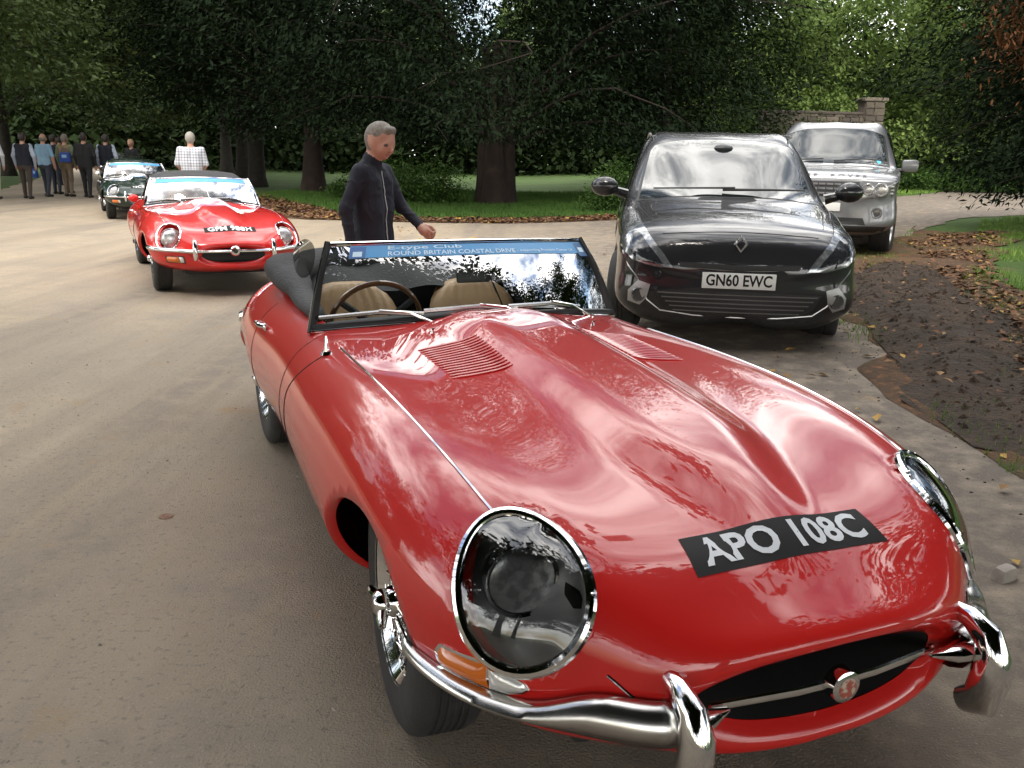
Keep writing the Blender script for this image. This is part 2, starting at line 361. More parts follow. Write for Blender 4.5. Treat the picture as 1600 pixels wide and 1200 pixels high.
tag(sheet('mud', np.arange(2.4, 5.6, .04), np.arange(4, 11.6, .04), .012, MUD_M, wobble(MUDP, .16, .2, seed=9), relief=ruts, lim=.1), kind='structure')

# ---------------------------------------------------------------- scattered stuff
def scatter(n, poly, seed):
    r = np.random.default_rng(seed); p = np.array(poly); lo, hi = p.min(0), p.max(0); out = np.zeros((0, 2))
    while len(out) < n:
        q = lo+(hi-lo)*r.random((n*2, 2)); out = np.r_[out, q[inpoly(q, poly)]]
    return out[:n], r
def leaf_quads(P, D, S, L, W, fold=.25):
    """leaf-shaped quads: base P, axis D, side S (unit), length L, width W -> V, F"""
    n = len(P); L = np.broadcast_to(np.asarray(L, float), (n,))[:, None]; W = np.broadcast_to(np.asarray(W, float), (n,))[:, None]
    N = np.cross(D, S); mid = P+D*L*.45
    V = np.stack([P, mid+S*W*.5+N*W*fold, P+D*L, mid-S*W*.5+N*W*fold], 1).reshape(-1, 3); F = np.arange(4*n).reshape(n, 4)
    return V, F
def ground_leaves(name, label, xy, r, size, mats, lift=.0):
    n = len(xy); a = r.random(n)*6.283; t = r.normal(0, .22, n); D = np.c_[np.cos(a)*np.cos(t), np.sin(a)*np.cos(t), np.sin(t)]; S = np.c_[-np.sin(a), np.cos(a), r.normal(0, .25, n)]; S /= np.linalg.norm(S, axis=1)[:, None]
    L = size*(.6+.8*r.random(n)); P = np.c_[xy, gz(xy[:, 0], xy[:, 1])+.012+lift+.012*r.random(n)]
    V, F = leaf_quads(P, D, S, L, L*.62, .18); o = link(make_mesh(name, V, F, mats, smooth=False, mi=r.choice(len(mats), n, p=[.46, .2, .04, .30])), name); return tag(o, label, 'leaves', kind='stuff')
LM = [mat('leaf_brown', (.125, .055, .022), .85), mat('leaf_tan', (.21, .12, .05), .85), mat('leaf_yellow', (.36, .22, .045), .8), mat('leaf_dark', (.06, .032, .017), .9)]
p, r = scatter(9000, FARV, 11); ground_leaves('fallen_leaves', 'brown fallen leaves drifted along the far edge of the drive', p, r, .10, LM, .012)
p, r = scatter(6500, NEARV, 12); k = (vnoise(p[:, 0], p[:, 1], .9, 31) > .42) & ((p[:, 0]-(p[:, 1]-3)*.33) > 2.55); ground_leaves('fallen_leaves', 'russet fallen leaves lying in the verge beside the mud', p[k], r, .075, LM, .035)
p, r = scatter(160, MUDP, 14); ground_leaves('fallen_leaves', 'few pale leaves trodden into the rutted mud', p, r, .06, LM, .09)
p, r = scatter(200, [(1.0, 3.0), (3.2, 3.0), (3.6, 9), (5, 12.2), (2.5, 12.5), (-3, 18.5), (-3, 12), (2.2, 9)], 13); ground_leaves('fallen_leaves', 'scattered single autumn leaves lying on the open drive', p, r, .075, [LM[2], LM[1], LM[0], LM[2]])
def blades(name, label, poly, n, hgt, wid, m, seed, thin=None):
    p, r = scatter(n, poly, seed)
    if thin is not None: p = p[thin(p)]
    n = len(p); a = r.random(n)*6.283; ln = r.normal(0, .45, n); b = r.random(n)*6.283; h = hgt*(.5+r.random(n))
    B = np.c_[p, gz(p[:, 0], p[:, 1])-.01]; s = np.c_[np.cos(a), np.sin(a), 0*a]*wid*.5
    tip = B+np.c_[np.cos(b)*np.sin(ln)*h, np.sin(b)*np.sin(ln)*h, np.cos(ln)*h]
    V = np.stack([B-s, B+s, tip], 1).reshape(-1, 3); F = np.arange(3*n).reshape(n, 3)
    return tag(link(make_mesh(name, V, F, m, smooth=False), name), label, 'grass', kind='stuff')
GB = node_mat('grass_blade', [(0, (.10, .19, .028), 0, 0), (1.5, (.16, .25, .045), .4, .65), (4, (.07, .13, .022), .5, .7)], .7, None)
GB2 = node_mat('grass_blade_shade', [(0, (.05, .11, .018), 0, 0), (.8, (.075, .15, .025), .4, .65)], .8, None)  # darker copy of the blade colour, with the yew's shade painted in
NG = [(3.6, 3.2), (3.45, 4.6), (3.6, 6.2), (4.35, 8.2), (5.0, 9.8), (6.2, 11.9), (7.6, 14.6), (9.9, 18.9), (13.6, 21.4), (18, 24.4), (20, 20), (12, 3)]
blades('grass', 'rough green grass on the bank beside the mud', NG, 85000, .085, .011, GB, 41, lambda p: vnoise(p[:, 0], p[:, 1], 1.0, 33) > .30)
blades('grass', 'patchy tufts of grass among the leaves of the near verge', NEARV, 14000, .06, .010, GB, 42, lambda p: vnoise(p[:, 0], p[:, 1], .7, 35) > .62)
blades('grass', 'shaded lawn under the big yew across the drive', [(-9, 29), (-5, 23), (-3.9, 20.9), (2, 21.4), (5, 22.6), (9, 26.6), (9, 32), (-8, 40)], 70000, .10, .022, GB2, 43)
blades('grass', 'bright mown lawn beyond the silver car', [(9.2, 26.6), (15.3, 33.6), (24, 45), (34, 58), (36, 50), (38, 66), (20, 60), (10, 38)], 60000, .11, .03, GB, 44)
p, r = scatter(2400, [(-5, 1.2), (2.4, 1.2), (2.9, 6), (3.2, 9), (-2, 14), (-6, 9)], 51)
mb = MB()
for (x, y) in p:
    s_ = .0025+.009*r.random()**3; a = r.random()*6; V = [Vector((math.cos(a+q*2.1)*s_, math.sin(a+q*2.1)*s_*.8, 0)) for q in range(3)]+[Vector((r.normal(0, .2)*s_, r.normal(0, .2)*s_, s_*.8))]
    mb.add([v+Vector((x, y, gzf(x, y)-.001)) for v in V], [(0, 1, 3), (1, 2, 3), (2, 0, 3)])
tag(mb.build('grit', mat('grit', (.16, .14, .12), .9, noise=(30, (.35, .31, .26), .5, .55)), fix=False, smooth=False), 'loose grit and crumbs of stone on the drive', 'grit', kind='stuff')
cr_ = np.random.default_rng(61); mb = MB(); EDGE = np.array([(2.70, 3.4), (2.70, 5.6), (2.93, 6.8), (3.3, 8.7), (4.25, 10.9), (5.45, 13.0)])
for _ in range(1000):
    k = cr_.integers(0, 5); t = cr_.random(); e = EDGE[k]+(EDGE[k+1]-EDGE[k])*t; x, y = e[0]+abs(cr_.normal(0, .40))*-1+.25, e[1]+cr_.normal(0, .1); s_ = cr_.uniform(.004, .014)
    a = cr_.random()*6; V = [Vector((math.cos(a+q*1.57)*s_, math.sin(a+q*1.57)*s_*.7, 0)) for q in range(4)]+[Vector((cr_.normal(0, .2)*s_, cr_.normal(0, .2)*s_, s_*.6))]
    mb.add([v+Vector((x, y, gzf(x, y)-.001)) for v in V], [(0, 1, 4), (1, 2, 4), (2, 3, 4), (3, 0, 4)])
p, r = scatter(1500, MUDP, 62)
for (x, y) in p:
    s_ = .010+.040*r.random()**3; a = r.random()*6; z_ = gzf(x, y)+.012+float(ruts(np.array([[x]]), np.array([[y]]))[0, 0])-.3*s_
    V = [Vector((math.cos(a+q*1.257)*s_*r.uniform(.7, 1.2), math.sin(a+q*1.257)*s_*.8, 0)) for q in range(5)]+[Vector((r.normal(0, .2)*s_, r.normal(0, .2)*s_, s_*r.uniform(.6, 1.0)))]
    mb.add([v+Vector((x, y, z_)) for v in V], [(q, (q+1) % 5, 5) for q in range(5)])
tag(mb.build('soil_crumbs', MUD_M, fix=False, smooth=False), 'clods and crumbs of dark soil in the rutted mud and along its edge', 'soil', kind='stuff')
dc = tag(MB().lathe([(0, .004), (.026, .004), (.030, .001)], 20, c=(-1.39, 3.28, .0)).build('drain_cap', mat('rust', (.13, .06, .035), .85, noise=(80, (.2, .12, .08), .4, .6))), 'small rusty disc set in the drive surface', 'drain cap')
sm = mat('kerb_stone', (.25, .22, .19), .9, noise=(12, (.34, .31, .27), .4, .65), bump=(40, .5))
for k, (x, y, a, sx_, sy_) in enumerate(((1.80, 2.90, .5, .10, .06), (1.95, 2.80, .2, .11, .07), (2.1, 2.98, .9, .07, .05))):
    o = MB().box((0, 0, .02), (sx_, sy_, .06), taper=.75, bev=.015).build('stone', sm); o.location = (x, y, 0); o.rotation_euler = (.08, -.05, a)
    tag(o, ['broken flat stone beside the bumper of the red roadster', 'larger broken stone lying at the edge of the drive', 'small chipped stone apart from two others'][k], 'stone')
# ================================================================ sports cars (long bonnet roadster / coupe)
CHROME = mat('chrome', (.82, .82, .82), .07, 1.0)
BRUSHED = mat('worn_chrome', (.62, .61, .59), .22, 1.0, noise=(9, (.45, .44, .42), .45, .7))
RUBBER = mat('tyre_rubber', (.018, .018, .018), .75, noise=(14, (.03, .029, .027), .4, .7), bump=(160, .25))
BLACK = mat('black_trim', (.012, .012, .012), .45)
DARKIN = mat('dark_interior', (.010, .010, .010), .8)
CLOTH = mat('hood_cloth', (.022, .022, .024), .75, bump=(60, .5), noise=(6, (.04, .04, .042), .4, .75))
TAN = mat('tan_leather', (.46, .30, .165), .45, noise=(5, (.38, .24, .13), .4, .7), bump=(90, .15))
AMBER = mat('amber_lens', (.55, .13, .012), .15, coat=.6)
CLEARLENS = mat('clear_lens', (.62, .62, .60), .12, .35, coat=.8)
GLASS = glass_mat('window_glass')
LAMPGLASS = glass_mat('lamp_cover_glass', (.80, .82, .82), 1.7)
WHITE = mat('white_letter', (.78, .79, .80), .5)
PLATEB = mat('plate_black', (.010, .009, .009), .6, spec=.2)
SILVERL = mat('silver_letter', (.60, .62, .65), .45)
def paint(name, rgb, rgb2=None):
    return mat(name, rgb, .45, 0, 1.0, .15, noise=(1.3, rgb2 or tuple(c*.9 for c in rgb), .35, .7), coat_rough=.025)
ET = [  # stations nose -> tail; rails: centre, bulge edge, valley, crown, shoulder, waist, lower, sill, keel
 [(.785,0,.505),(.785,.12,.501),(.777,.21,.488),(.757,.285,.458),(.748,.305,.430),(.752,.285,.402),(.765,.21,.374),(.775,.12,.361),(.78,0,.356)],
 [(.818,0,.530),(.814,.13,.526),(.800,.24,.510),(.775,.325,.468),(.762,.35,.430),(.766,.325,.388),(.786,.24,.350),(.80,.13,.334),(.806,0,.330)],
 [(.752,0,.592),(.748,.16,.588),(.735,.30,.578),(.700,.435,.550),(.675,.505,.455),(.675,.485,.37),(.70,.38,.308),(.73,.21,.282),(.735,0,.277)],
 [(.600,0,.668),(.597,.18,.666),(.585,.36,.664),(.553,.545,.646),(.518,.675,.553),(.50,.702,.42),(.51,.62,.31),(.54,.37,.25),(.55,0,.245)],
 [(.36,0,.735),(.36,.19,.733),(.365,.385,.732),(.368,.597,.738),(.340,.732,.642),(.325,.788,.475),(.32,.725,.31),(.33,.46,.23),(.34,0,.225)],
 [(.0,0,.792),(.0,.20,.788),(.0,.39,.778),(.0,.618,.786),(.0,.757,.695),(.0,.818,.50),(.0,.765,.31),(.0,.53,.215),(0,0,.21)],
 [(-.5,0,.832),(-.5,.22,.827),(-.5,.41,.803),(-.5,.624,.806),(-.5,.762,.715),(-.5,.824,.52),(-.5,.765,.32),(-.5,.58,.20),(-.5,0,.19)],
 [(-1.0,0,.856),(-1.0,.24,.848),(-1.0,.43,.814),(-1.0,.619,.792),(-1.0,.750,.715),(-1.0,.814,.54),(-1.0,.755,.33),(-1.0,.60,.19),(-1.0,0,.18)],
 [(-1.40,0,.866),(-1.40,.25,.858),(-1.40,.44,.825),(-1.40,.612,.795),(-1.40,.735,.72),(-1.40,.800,.55),(-1.40,.75,.34),(-1.40,.61,.19),(-1.40,0,.18)],
 [(-1.9,0,.868),(-1.9,.26,.862),(-1.9,.45,.835),(-1.9,.603,.805),(-1.9,.725,.73),(-1.9,.798,.56),(-1.9,.75,.34),(-1.9,.61,.19),(-1.9,0,.18)],
 [(-2.44,0,.875),(-2.44,.27,.872),(-2.44,.46,.86),(-2.44,.605,.832),(-2.44,.735,.75),(-2.44,.815,.57),(-2.44,.77,.36),(-2.44,.58,.22),(-2.44,0,.2)],
 [(-2.92,0,.822),(-2.92,.26,.82),(-2.92,.44,.805),(-2.92,.57,.772),(-2.92,.69,.69),(-2.92,.762,.55),(-2.92,.70,.38),(-2.92,.5,.28),(-2.92,0,.26)],
 [(-3.32,0,.715),(-3.32,.22,.712),(-3.32,.37,.70),(-3.32,.475,.668),(-3.32,.572,.60),(-3.32,.615,.52),(-3.32,.57,.42),(-3.32,.4,.34),(-3.32,0,.33)],
 [(-3.56,0,.60),(-3.56,.1,.597),(-3.56,.18,.588),(-3.56,.24,.572),(-3.57,.28,.545),(-3.57,.29,.515),(-3.57,.27,.48),(-3.57,.18,.45),(-3.57,0,.445)]]
def screen_pt(s, v, out=0.0):
    """windscreen surface: s -1..1 across (car right to left), v 0 base .. 1 top"""
    b = np.array([-1.08-.26*s*s, .643*s, .862-.062*s*s]); t = np.array([-1.30-.178*s*s, .547*s, 1.115-.021*s*s])
    p = b+(t-b)*v; n = np.array([.72, .28*s, .62]); n /= np.linalg.norm(n)
    return Vector(p + n*(.018*math.sin(math.pi*min(max(v, 0), 1))+out))
def ellipse(cx, cy, rx, ry, n=40, p=2.0):
    return [(cx+rx*abs(math.cos(a))**(2/p)*math.copysign(1, math.cos(a)), cy+ry*abs(math.sin(a))**(2/p)*math.copysign(1, math.sin(a))) for a in [2*math.pi*i/n for i in range(n)]]
def wire_wheel():
    """one wheel, outward face to +y, centre at the origin"""
    rim = MB().lathe([(.205, -.075), (.198, -.06), (.180, -.05), (.172, .0), (.182, .055), (.198, .070), (.209, .084), (.202, .076), (.188, .062), (.178, .0), (.186, -.045)], 48, axis='y', closed=True)
    rim = rim.build('wheel', CHROME)
    ty = [(.200, -.080), (.225, -.092), (.27, -.098), (.305, -.092), (.325, -.076), (.332, -.055)]
    for g in (-.036, -.018, 0, .018, .036): ty += [(.334, g-.007), (.328, g-.005), (.328, g+.005), (.334, g+.007)] if g else [(.334, -.007), (.329, -.004), (.329, .004), (.334, .007)]
    ty += [(.332, .055), (.325, .072), (.305, .085), (.300, .087), (.27, .091), (.262, .0905), (.225, .088), (.204, .082)]
    MB().lathe(ty, 64, axis='y').build('tyre', RUBBER, rim, sharp=50)
    hub = MB().lathe([(.0, .095), (.034, .092), (.042, .080), (.046, .03), (.05, -.02), (.06, -.06), (.0, -.06)], 24, axis='y'); hub.build('hub', CHROME, rim)
    me = None
    for k in range(48):
        a = 2*math.pi*k/48; q = a+(.42 if k % 2 else -.42); inner = (k % 4 < 2)
        if me is None or k in (1, 2, 3):
            pass
        p0 = (.047*math.cos(q), (.075 if inner else .0), .047*math.sin(q)); p1 = (.184*math.cos(a), (.040 if inner else .058) if k % 4 != 1 else -.01, .184*math.sin(a))
        MB().tube([p0, p1], .0030, 5).build('spoke', CHROME, rim, fix=False)
    sp = MB().lathe([(0, .128), (.022, .127), (.034, .116), (.038, .098), (.034, .088), (.030, .05), (0, .05)], 24, axis='y')
    for sgn in (1, -1):
        sp.tube([(0, .105, sgn*.03), (.004, .114, sgn*.055), (.010, .118, sgn*.080)], [.016, .014, .009], 8, sx=.6)
    sp.build('spinner', CHROME, rim)
    return rim
_wheel0 = None
def add_wheels(root, steer=0.0):
    global _wheel0
    for (x, sd) in ((0, 1), (0, -1), (-2.438, 1), (-2.438, -1)):
        if _wheel0 is None: _wheel0 = wire_wheel(); w = _wheel0; w.parent = root
        else: w = copy_tree(_wheel0, root)
        w.location = (x, .628*sd, .334); w.rotation_euler = (0, RNG.uniform(0, 6), 0) if sd > 0 else (0, RNG.uniform(0, 6), math.pi)
        w.rotation_mode = 'XYZ'
        m = Matrix.Rotation(0 if sd > 0 else math.pi, 4, 'Z') @ Matrix.Rotation(steer if x == 0 else 0, 4, 'Z') @ Matrix.Rotation(RNG.uniform(0, 6), 4, 'Y')
        w.rotation_euler = m.to_euler()
BODY = {}
def etype_body(nt, nu):
    if (nt, nu) in BODY: return BODY[(nt, nu)]
    P, us, ts = loft(ET, nt, nu)
    # fair the panels: relax ripples between stations behind the nose
    for it in range(420):
        Q = np.concatenate([P[:, 1:2]*np.array([1, -1, 1]), P, P[:, -2:-1]*np.array([1, -1, 1])], axis=1)
        S = P.copy(); S[1:-1] = (P[:-2]+2*P[1:-1]+P[2:])/4; S = S*.5+.5*(Q[:, :-2]+2*Q[:, 1:-1]+Q[:, 2:])/4*1.0 if it % 4 == 0 and it < 140 else S
        w = (smoothstep(.62, .25, P[..., 0])*smoothstep(-3.5, -3.2, P[..., 0]))[..., None]; P = P+(S-P)*w
    P[:, 0, 1] = 0; P[:, -1, 1] = 0
    x, y, z = P[..., 0], P[..., 1], P[..., 2]
    # power bulge along the bonnet
    fx = smoothstep(.50, .16, x); wv = .125+.025*fx
    top = smoothstep(-1.5, -1.2, x)*smoothstep(us[3], us[2], np.broadcast_to(np.linspace(0, 1, nu), x.shape))
    e = np.maximum(0, (x-.12)/.36); rr = np.sqrt((np.abs(y)/wv)**2 + (e*1.0)**2)
    P[..., 2] = z + top*.043*smoothstep(1.72, .62, rr)*smoothstep(-1.35, -.85, x)
    BODY[(nt, nu)] = (P, us, ts); return BODY[(nt, nu)]
HLn = Vector((.64, .47, .61)).normalized()
HLl = Vector((-.24, .025, .245)); HLl = (HLl - HLn*HLl.dot(HLn)).normalized(); HLs = HLn.cross(HLl)
HLc = Vector((.517, .583, .613))
def egg(k=1.0, n=56):
    o = []
    for i in range(n):
        a = 2*math.pi*i/n; c, s = math.cos(a), math.sin(a)
        o.append((.164*c*k, .131*s*(1-.16*c)*k))
    return o
def etype(name, paint_m, label, group, series=1, plate='', roof=None, loc=(0, 0), yaw=0, hi=True):
    root = empty(name, (loc[0], loc[1], gzf(*loc)), yaw); tag(root, label, 'car', group)
    P, us, ts = etype_body(300 if hi else 200, 84 if hi else 60); V, F = grid_body(P)
    tail = len(V)
    bv0 = bvh(V, F)
    # openings
    for sd in (1, -1):
        c = (lambda C, sd=sd: (C[:, 1]*sd > .45) & (C[:, 2] < .78))
        V, F, _ = cut(V, F, (1, 0, 0), (0, 0, 1), ellipse(.0, .31, .362, .295, 64), c, bv0)
        V, F, _ = cut(V, F, (1, 0, 0), (0, 0, 1), ellipse(-2.438, .30, .355, .28, 64), c, bv0)
    hole = [(screen_pt(s, 0).x-.02, .60*s) for s in np.linspace(-.97, .97, 25)] + [(-1.6, .592), (-2.0, .585), (-2.2, .56), (-2.33, .48), (-2.38, .3), (-2.39, 0), (-2.38, -.3), (-2.33, -.48), (-2.2, -.56), (-2.0, -.585), (-1.6, -.592)]
    if not roof == 'coupe': V, F, _ = cut(V, F, (1, 0, 0), (0, 1, 0), hole, lambda C: C[:, 2] > .6)
    lamps = []
    for sd in (1, -1):
        m3 = Vector((1, sd, 1)); n_ = HLn*m3; l_ = HLl*m3; s_ = HLs*m3; c_ = HLc*m3
        A, B = np.array(l_), np.array(s_); o2 = np.array([np.array(c_)@A, np.array(c_)@B])
        poly = [(p[0]+o2[0], p[1]+o2[1]) for p in egg()]
        V, F, Fr = cut(V, F, A, B, poly, lambda C, n_=n_, c_=c_: (C-np.array(c_))@np.array(n_) > -.25)
        lamps.append((sd, n_, l_, s_, c_, Fr))
    Vc, Fc = compact(V, F); nz = np.cross(Vc[Fc[:, 1]]-Vc[Fc[:, 0]], Vc[Fc[:, 2]]-Vc[Fc[:, 0]])
    UNDER = mat('underseal', (.015, .014, .013), .8)
    C = Vc[Fc].mean(1); low = (C[:, 2] < .215)
    # close the tail
    body = link(make_mesh('body', Vc, Fc, [paint_m, UNDER], sharp=0, mi=low.astype(int)), 'body', root)
    bm = bmesh.new(); bm.from_mesh(body.data)
    be = [e for e in bm.edges if e.is_boundary and all(v.co.x < -3.5 for v in e.verts)]
    if be: bmesh.ops.contextual_create(bm, geom=be)
    # turn wheel-arch and cockpit edges inward so the panels have thickness
    be = [e for e in bm.edges if e.is_boundary and all(v.co.x > -3.4 for v in e.verts) and all(abs(v.co.y) > .5 and v.co.z < .75 for v in e.verts)]
    r = bmesh.ops.extrude_edge_only(bm, edges=be)
    for g in r['geom']:
        if isinstance(g, bmesh.types.BMVert): g.co.y -= math.copysign(.03, g.co.y)
    bmesh.ops.recalc_face_normals(bm, faces=bm.faces)
    if sum(f.normal.z for f in bm.faces if f.calc_center_median().z > .7) < 0: bmesh.ops.reverse_faces(bm, faces=bm.faces[:])
    bm.to_mesh(body.data); bm.free(); body.data.polygons.foreach_set('use_smooth', [True]*len(body.data.polygons)); body.data.update()
    bv = bv0
    add_wheels(root, R(-4) if series == 1 else R(-2))
    # inner structure that hides daylight through the arches
    g = MB().box((-1.25, 0, .40), (3.6, .92, .36), bev=.03); g.build('chassis', DARKIN, root)
    # mouth
    ring = [Vector(p) for p in np.concatenate([P[0], P[0][-2:0:-1]*np.array([1, -1, 1])])]
    mb = MB(); G = []
    for k, (dx, sc) in enumerate(((-.002, .995), (-.05, .95), (-.16, .86), (-.161, .0))):
        G.append([Vector((p.x+dx if sc > 0 else .60, p.y*sc, .43+(p.z-.43)*sc)) for p in ring+[ring[0]]])
    mb.grid(G).build('air_intake', DARKIN, root)
    # headlamps
    for sd, n_, l_, s_, c_, Fr in lamps:
        path = []
        for (a, b) in egg(1.015):
            q = c_+l_*a+s_*b; h = bv.ray_cast(q+n_*.6, -n_); h = h if h[0] is not None else bv.find_nearest(q)
            path.append(h[0]+n_*.002)
        rim = MB().tube(path+[path[0], path[1]], .0135 if series == 1 else .010, 10, cap=False)
        cen = sum(path, Vector())/len(path)
        for k in range(0, 56, 9): rim.ball(path[k]+n_*.011+(path[k]-cen).normalized()*.004, (.0035,)*3, 6)
        if series == 1:
            Vg, Fg = compact(V, Fr); Vg = Vg + np.array(n_)*.006
            cov = link(make_mesh('headlamp', Vg, Fg, LAMPGLASS, sharp=0), 'headlamp', root); rim.build('rim', CHROME, cov)
            par = cov
        else:
            par = rim.build('headlamp', CHROME, root)
        # bowl behind
        mb = MB(); G = []
        for d, k in ((.0, 1.0), (.05, .96), (.10, .80), (.13, .5), (.135, .02)):
            row = []
            for p in path+[path[0]]:
                q = cen+(p-cen)*k; row.append(q-n_*d*(1 if k < 1 else 0))
            G.append(row)
        mb.grid(G).build('lamp_bowl', mat('lamp_bowl', (.50, .50, .505), .42, .6) if series == 1 else paint_m, par)
        f_ = Vector((1, .10*sd, .05)).normalized(); lc = cen - n_*(.085 if series == 1 else .055) + l_*(.03 if series == 1 else 0)
        M3 = f_.to_track_quat('Z', 'Y').to_matrix()
        lens = MB(); pr = [(0, .034), (.03, .032), (.06, .024), (.08, .010), (.086, 0)]
        if series == 1: pr = [(r*.85, h*.35) for r, h in pr]
        if series == 2: pr = [(r*1.08, h*1.1) for r, h in pr]
        lens.lathe(pr, 28); lens.V = [tuple(M3 @ Vector(v)+lc) for v in lens.V]; lens.build('lens', mat('dim_lens', (.55, .55, .555), .28, .6, coat=.4, noise=(40, (.35, .35, .36), .45, .6)), par)
        ri = MB().lathe([(r*(.86 if series == 1 else 1.08), h) for r, h in [(.084, -.02), (.088, .0), (.096, .004), (.099, -.004), (.097, -.03)]], 28); ri.V = [tuple(M3 @ Vector(v)+lc) for v in ri.V]; ri.build('lamp_ring', CHROME, par)
    # beading along the wing seams, from lamp to scuttle
    r3 = us[3]; ui = r3*(P.shape[1]-1)
    for sd in (1, -1):
        pts = []
        for i in range(P.shape[0]):
            a, b = P[i, int(ui)], P[i, int(ui)+1]; p = a+(b-a)*(ui-int(ui))
            if -.98 < p[0] < (.378 if series == 1 else .345): pts.append(Vector((p[0], p[1]*sd, p[2]+.001)))
        MB().tube(pts[::2], .0042, 6).build('beading', CHROME, root)
        low_ = []
        for k in range(8):
            q = Vector((.69-.0*k, (.47-.02*k)*sd, .49-.012*k)); h = bv.find_nearest(q); low_.append(h[0]+h[1]*.0)
        MB().tube(low_, .003, 5).build('seam', CHROME if series == 1 else BLACK, root)
        # shut lines: bonnet side, door front, door rear
        for xs, zlo in ((-1.10, .30), (-1.24, .33), (-2.08, .36)):
            ln = []
            for zz in np.linspace(.775, zlo, 22):
                h = bv.ray_cast(Vector((xs+.10*(zz-.5)*(1 if xs < -2 else .0) + (.12*smoothstep(.60, .78, zz) if xs == -1.10 else 0), 1.2*sd, zz)), Vector((0, -sd, 0)))
                if h[0] is not None: ln.append(h[0])
            MB().tube(ln, .0028 if xs == -1.10 else .002, 4, cap=False).build('shut_line', DARKIN, root)
        hp = bv.ray_cast(Vector((-1.95, 1.2*sd, .70)), Vector((0, -sd, 0)))[0]
        dh = MB().tube([hp+Vector((.05, sd*.004, 0)), hp+Vector((.03, sd*.03, .004)), hp+Vector((-.05, sd*.034, .004)), hp+Vector((-.075, sd*.006, 0))], [.010, .011, .009, .006], 8)
        dh.ball(hp+Vector((.055, sd*.008, 0)), (.018, .012, .018), 10); dh.build('door_handle', CHROME, root)
    # bumpers, over-riders
    zc = .412 if series == 1 else .475
    def rim_pt(th, z): 
        d = Vector((math.cos(th), math.sin(th), 0)); h = bv.ray_cast(Vector((.2, 0, z))+d*2, -d); return h[0], d
    for sd in (1, -1):
        G = []
        ths = np.linspace(R(31), R(82), 40)
        for i, th in enumerate(ths):
            p, d = rim_pt(th*sd, zc); q = i/39; hh = (.040*(1-q)**.6+.014) if series == 1 else .022
            dep = .055*(1-q)**.5+.012; zz = zc+.01*q
            if series == 1: hh = .046-.029*float(smoothstep(.22, .52, q)); zz = .372+hh+.012*q
            sec = [(-.01, .75), (.35, .95), (.75, .72), (1.0, .1), (.96, -.35), (.7, -.85), (.3, -1.0), (-.01, -.9)]
            G.append([Vector((p.x, p.y, zz))+d*dep*a+Vector((0, 0, hh*b)) for a, b in sec])
        MB().grid(G).build('bumper', BRUSHED if series == 1 else CHROME, root, sharp=60)
        p, d = rim_pt(R(29)*sd, zc); yo = .375*sd
        if series == 1:
            ov = MB().tube([(.735, yo*.99, .497), (.79, yo, .495), (.836, yo, .475), (.856, yo, .435), (.856, yo, .39), (.846, yo, .33), (.80, yo, .30)], [.014, .021, .027, .031, .034, .035, .022], 14, sx=1.25)
            ov.build('over_rider', CHROME, root)
            w = MB().tube([(.80, yo*.98, .425), (.805, yo*.86, .428), (.795, yo*.70, .430)], [.034, .026, .006], 10, sx=.7); w.build('bumper_end', CHROME, root)
        else:
            MB().tube([(.77, yo, .59), (.84, yo, .575), (.865, yo, .53), (.862, yo, .44), (.83, yo, .40)], [.010, .020, .024, .024, .016], 12).build('over_rider', CHROME, root)
    if series == 1:
        MB().tube([(.775, -.29, .428), (.80, -.1, .432), (.803, 0, .433), (.80, .1, .432), (.775, .29, .428)], [.006]*5, 8, sx=1.6).build('motif_bar', CHROME, root)
        b = MB().lathe([(0, .012), (.027, .012), (.034, .008), (.036, -.02), (0, -.02)], 28, c=(.818, 0, .434), axis='x'); bo = b.build('badge', CHROME, root)
        MB().lathe([(0, .0135), (.020, .0135), (.022, .0125)], 24, c=(.818, 0, .434), axis='x').build('badge_face', mat('badge_face', (.30, .07, .05), .35, noise=(60, (.45, .38, .30), .5, .6)), bo)
    else:
        MB().tube([(.80, -.40, .475), (.835, -.2, .477), (.845, 0, .478), (.835, .2, .477), (.80, .40, .475)], .02, 8, sx=.8).build('bumper_bar', CHROME, root)
        bo = MB().lathe([(0, .02), (.04, .016), (.05, 0), (0, -.02)], 24, c=(.86, 0, .478), axis='x'); bo = bo.build('badge', CHROME, root)
        MB().lathe([(0, .022), (.022, .021)], 20, c=(.86, 0, .478), axis='x').build('badge_face', BLACK, bo)
        bx = MB().box((.70, 0, .42), (.10, .66, .11), bev=.03); bx.build('grille_mouth', DARKIN, root)
    # side lamps
    for sd in (1, -1):
        th = R(62.5 if series == 1 else 50)*sd; p, d = rim_pt(th, .440 if series == 1 else .385); tn = Vector((-math.sin(th)*sd, math.cos(th)*sd, 0))
        o = p
        if series == 1:
            amb = [(-.0, -.027), (.115, -.024), (.130, -.012), (.132, .006), (.118, .022), (.0, .026)]; clr = [(-.002, .026), (-.03, .022), (-.075, .004), (-.082, -.006), (-.07, -.016), (-.03, -.026), (-.002, -.027)]
        else:
            amb = [(-.03, -.03), (.10, -.028), (.11, 0), (.10, .028), (-.03, .03)]; clr = [(-.032, .03), (-.075, .026), (-.08, 0), (-.075, -.026), (-.032, -.03)]
        Vp, Fp = patch(bv, amb, o, tn, (0, 0, 1), -d, .004, 3, .02, .018); a_ = MB().add(Vp, Fp).build('indicator_lamp', AMBER, root)
        Vp, Fp = patch(bv, clr, o, tn, (0, 0, 1), -d, .004, 3, .02, .016); MB().add(Vp, Fp).build('side_lens', CLEARLENS, a_)
        gk = [(q[0]*1.05+.002, q[1]*1.22) for q in (amb[1:5]+[(-.03, .030)] + clr[1:6])] if series == 1 else [(-.09, -.036), (.12, -.034), (.12, .034), (-.09, .036)]
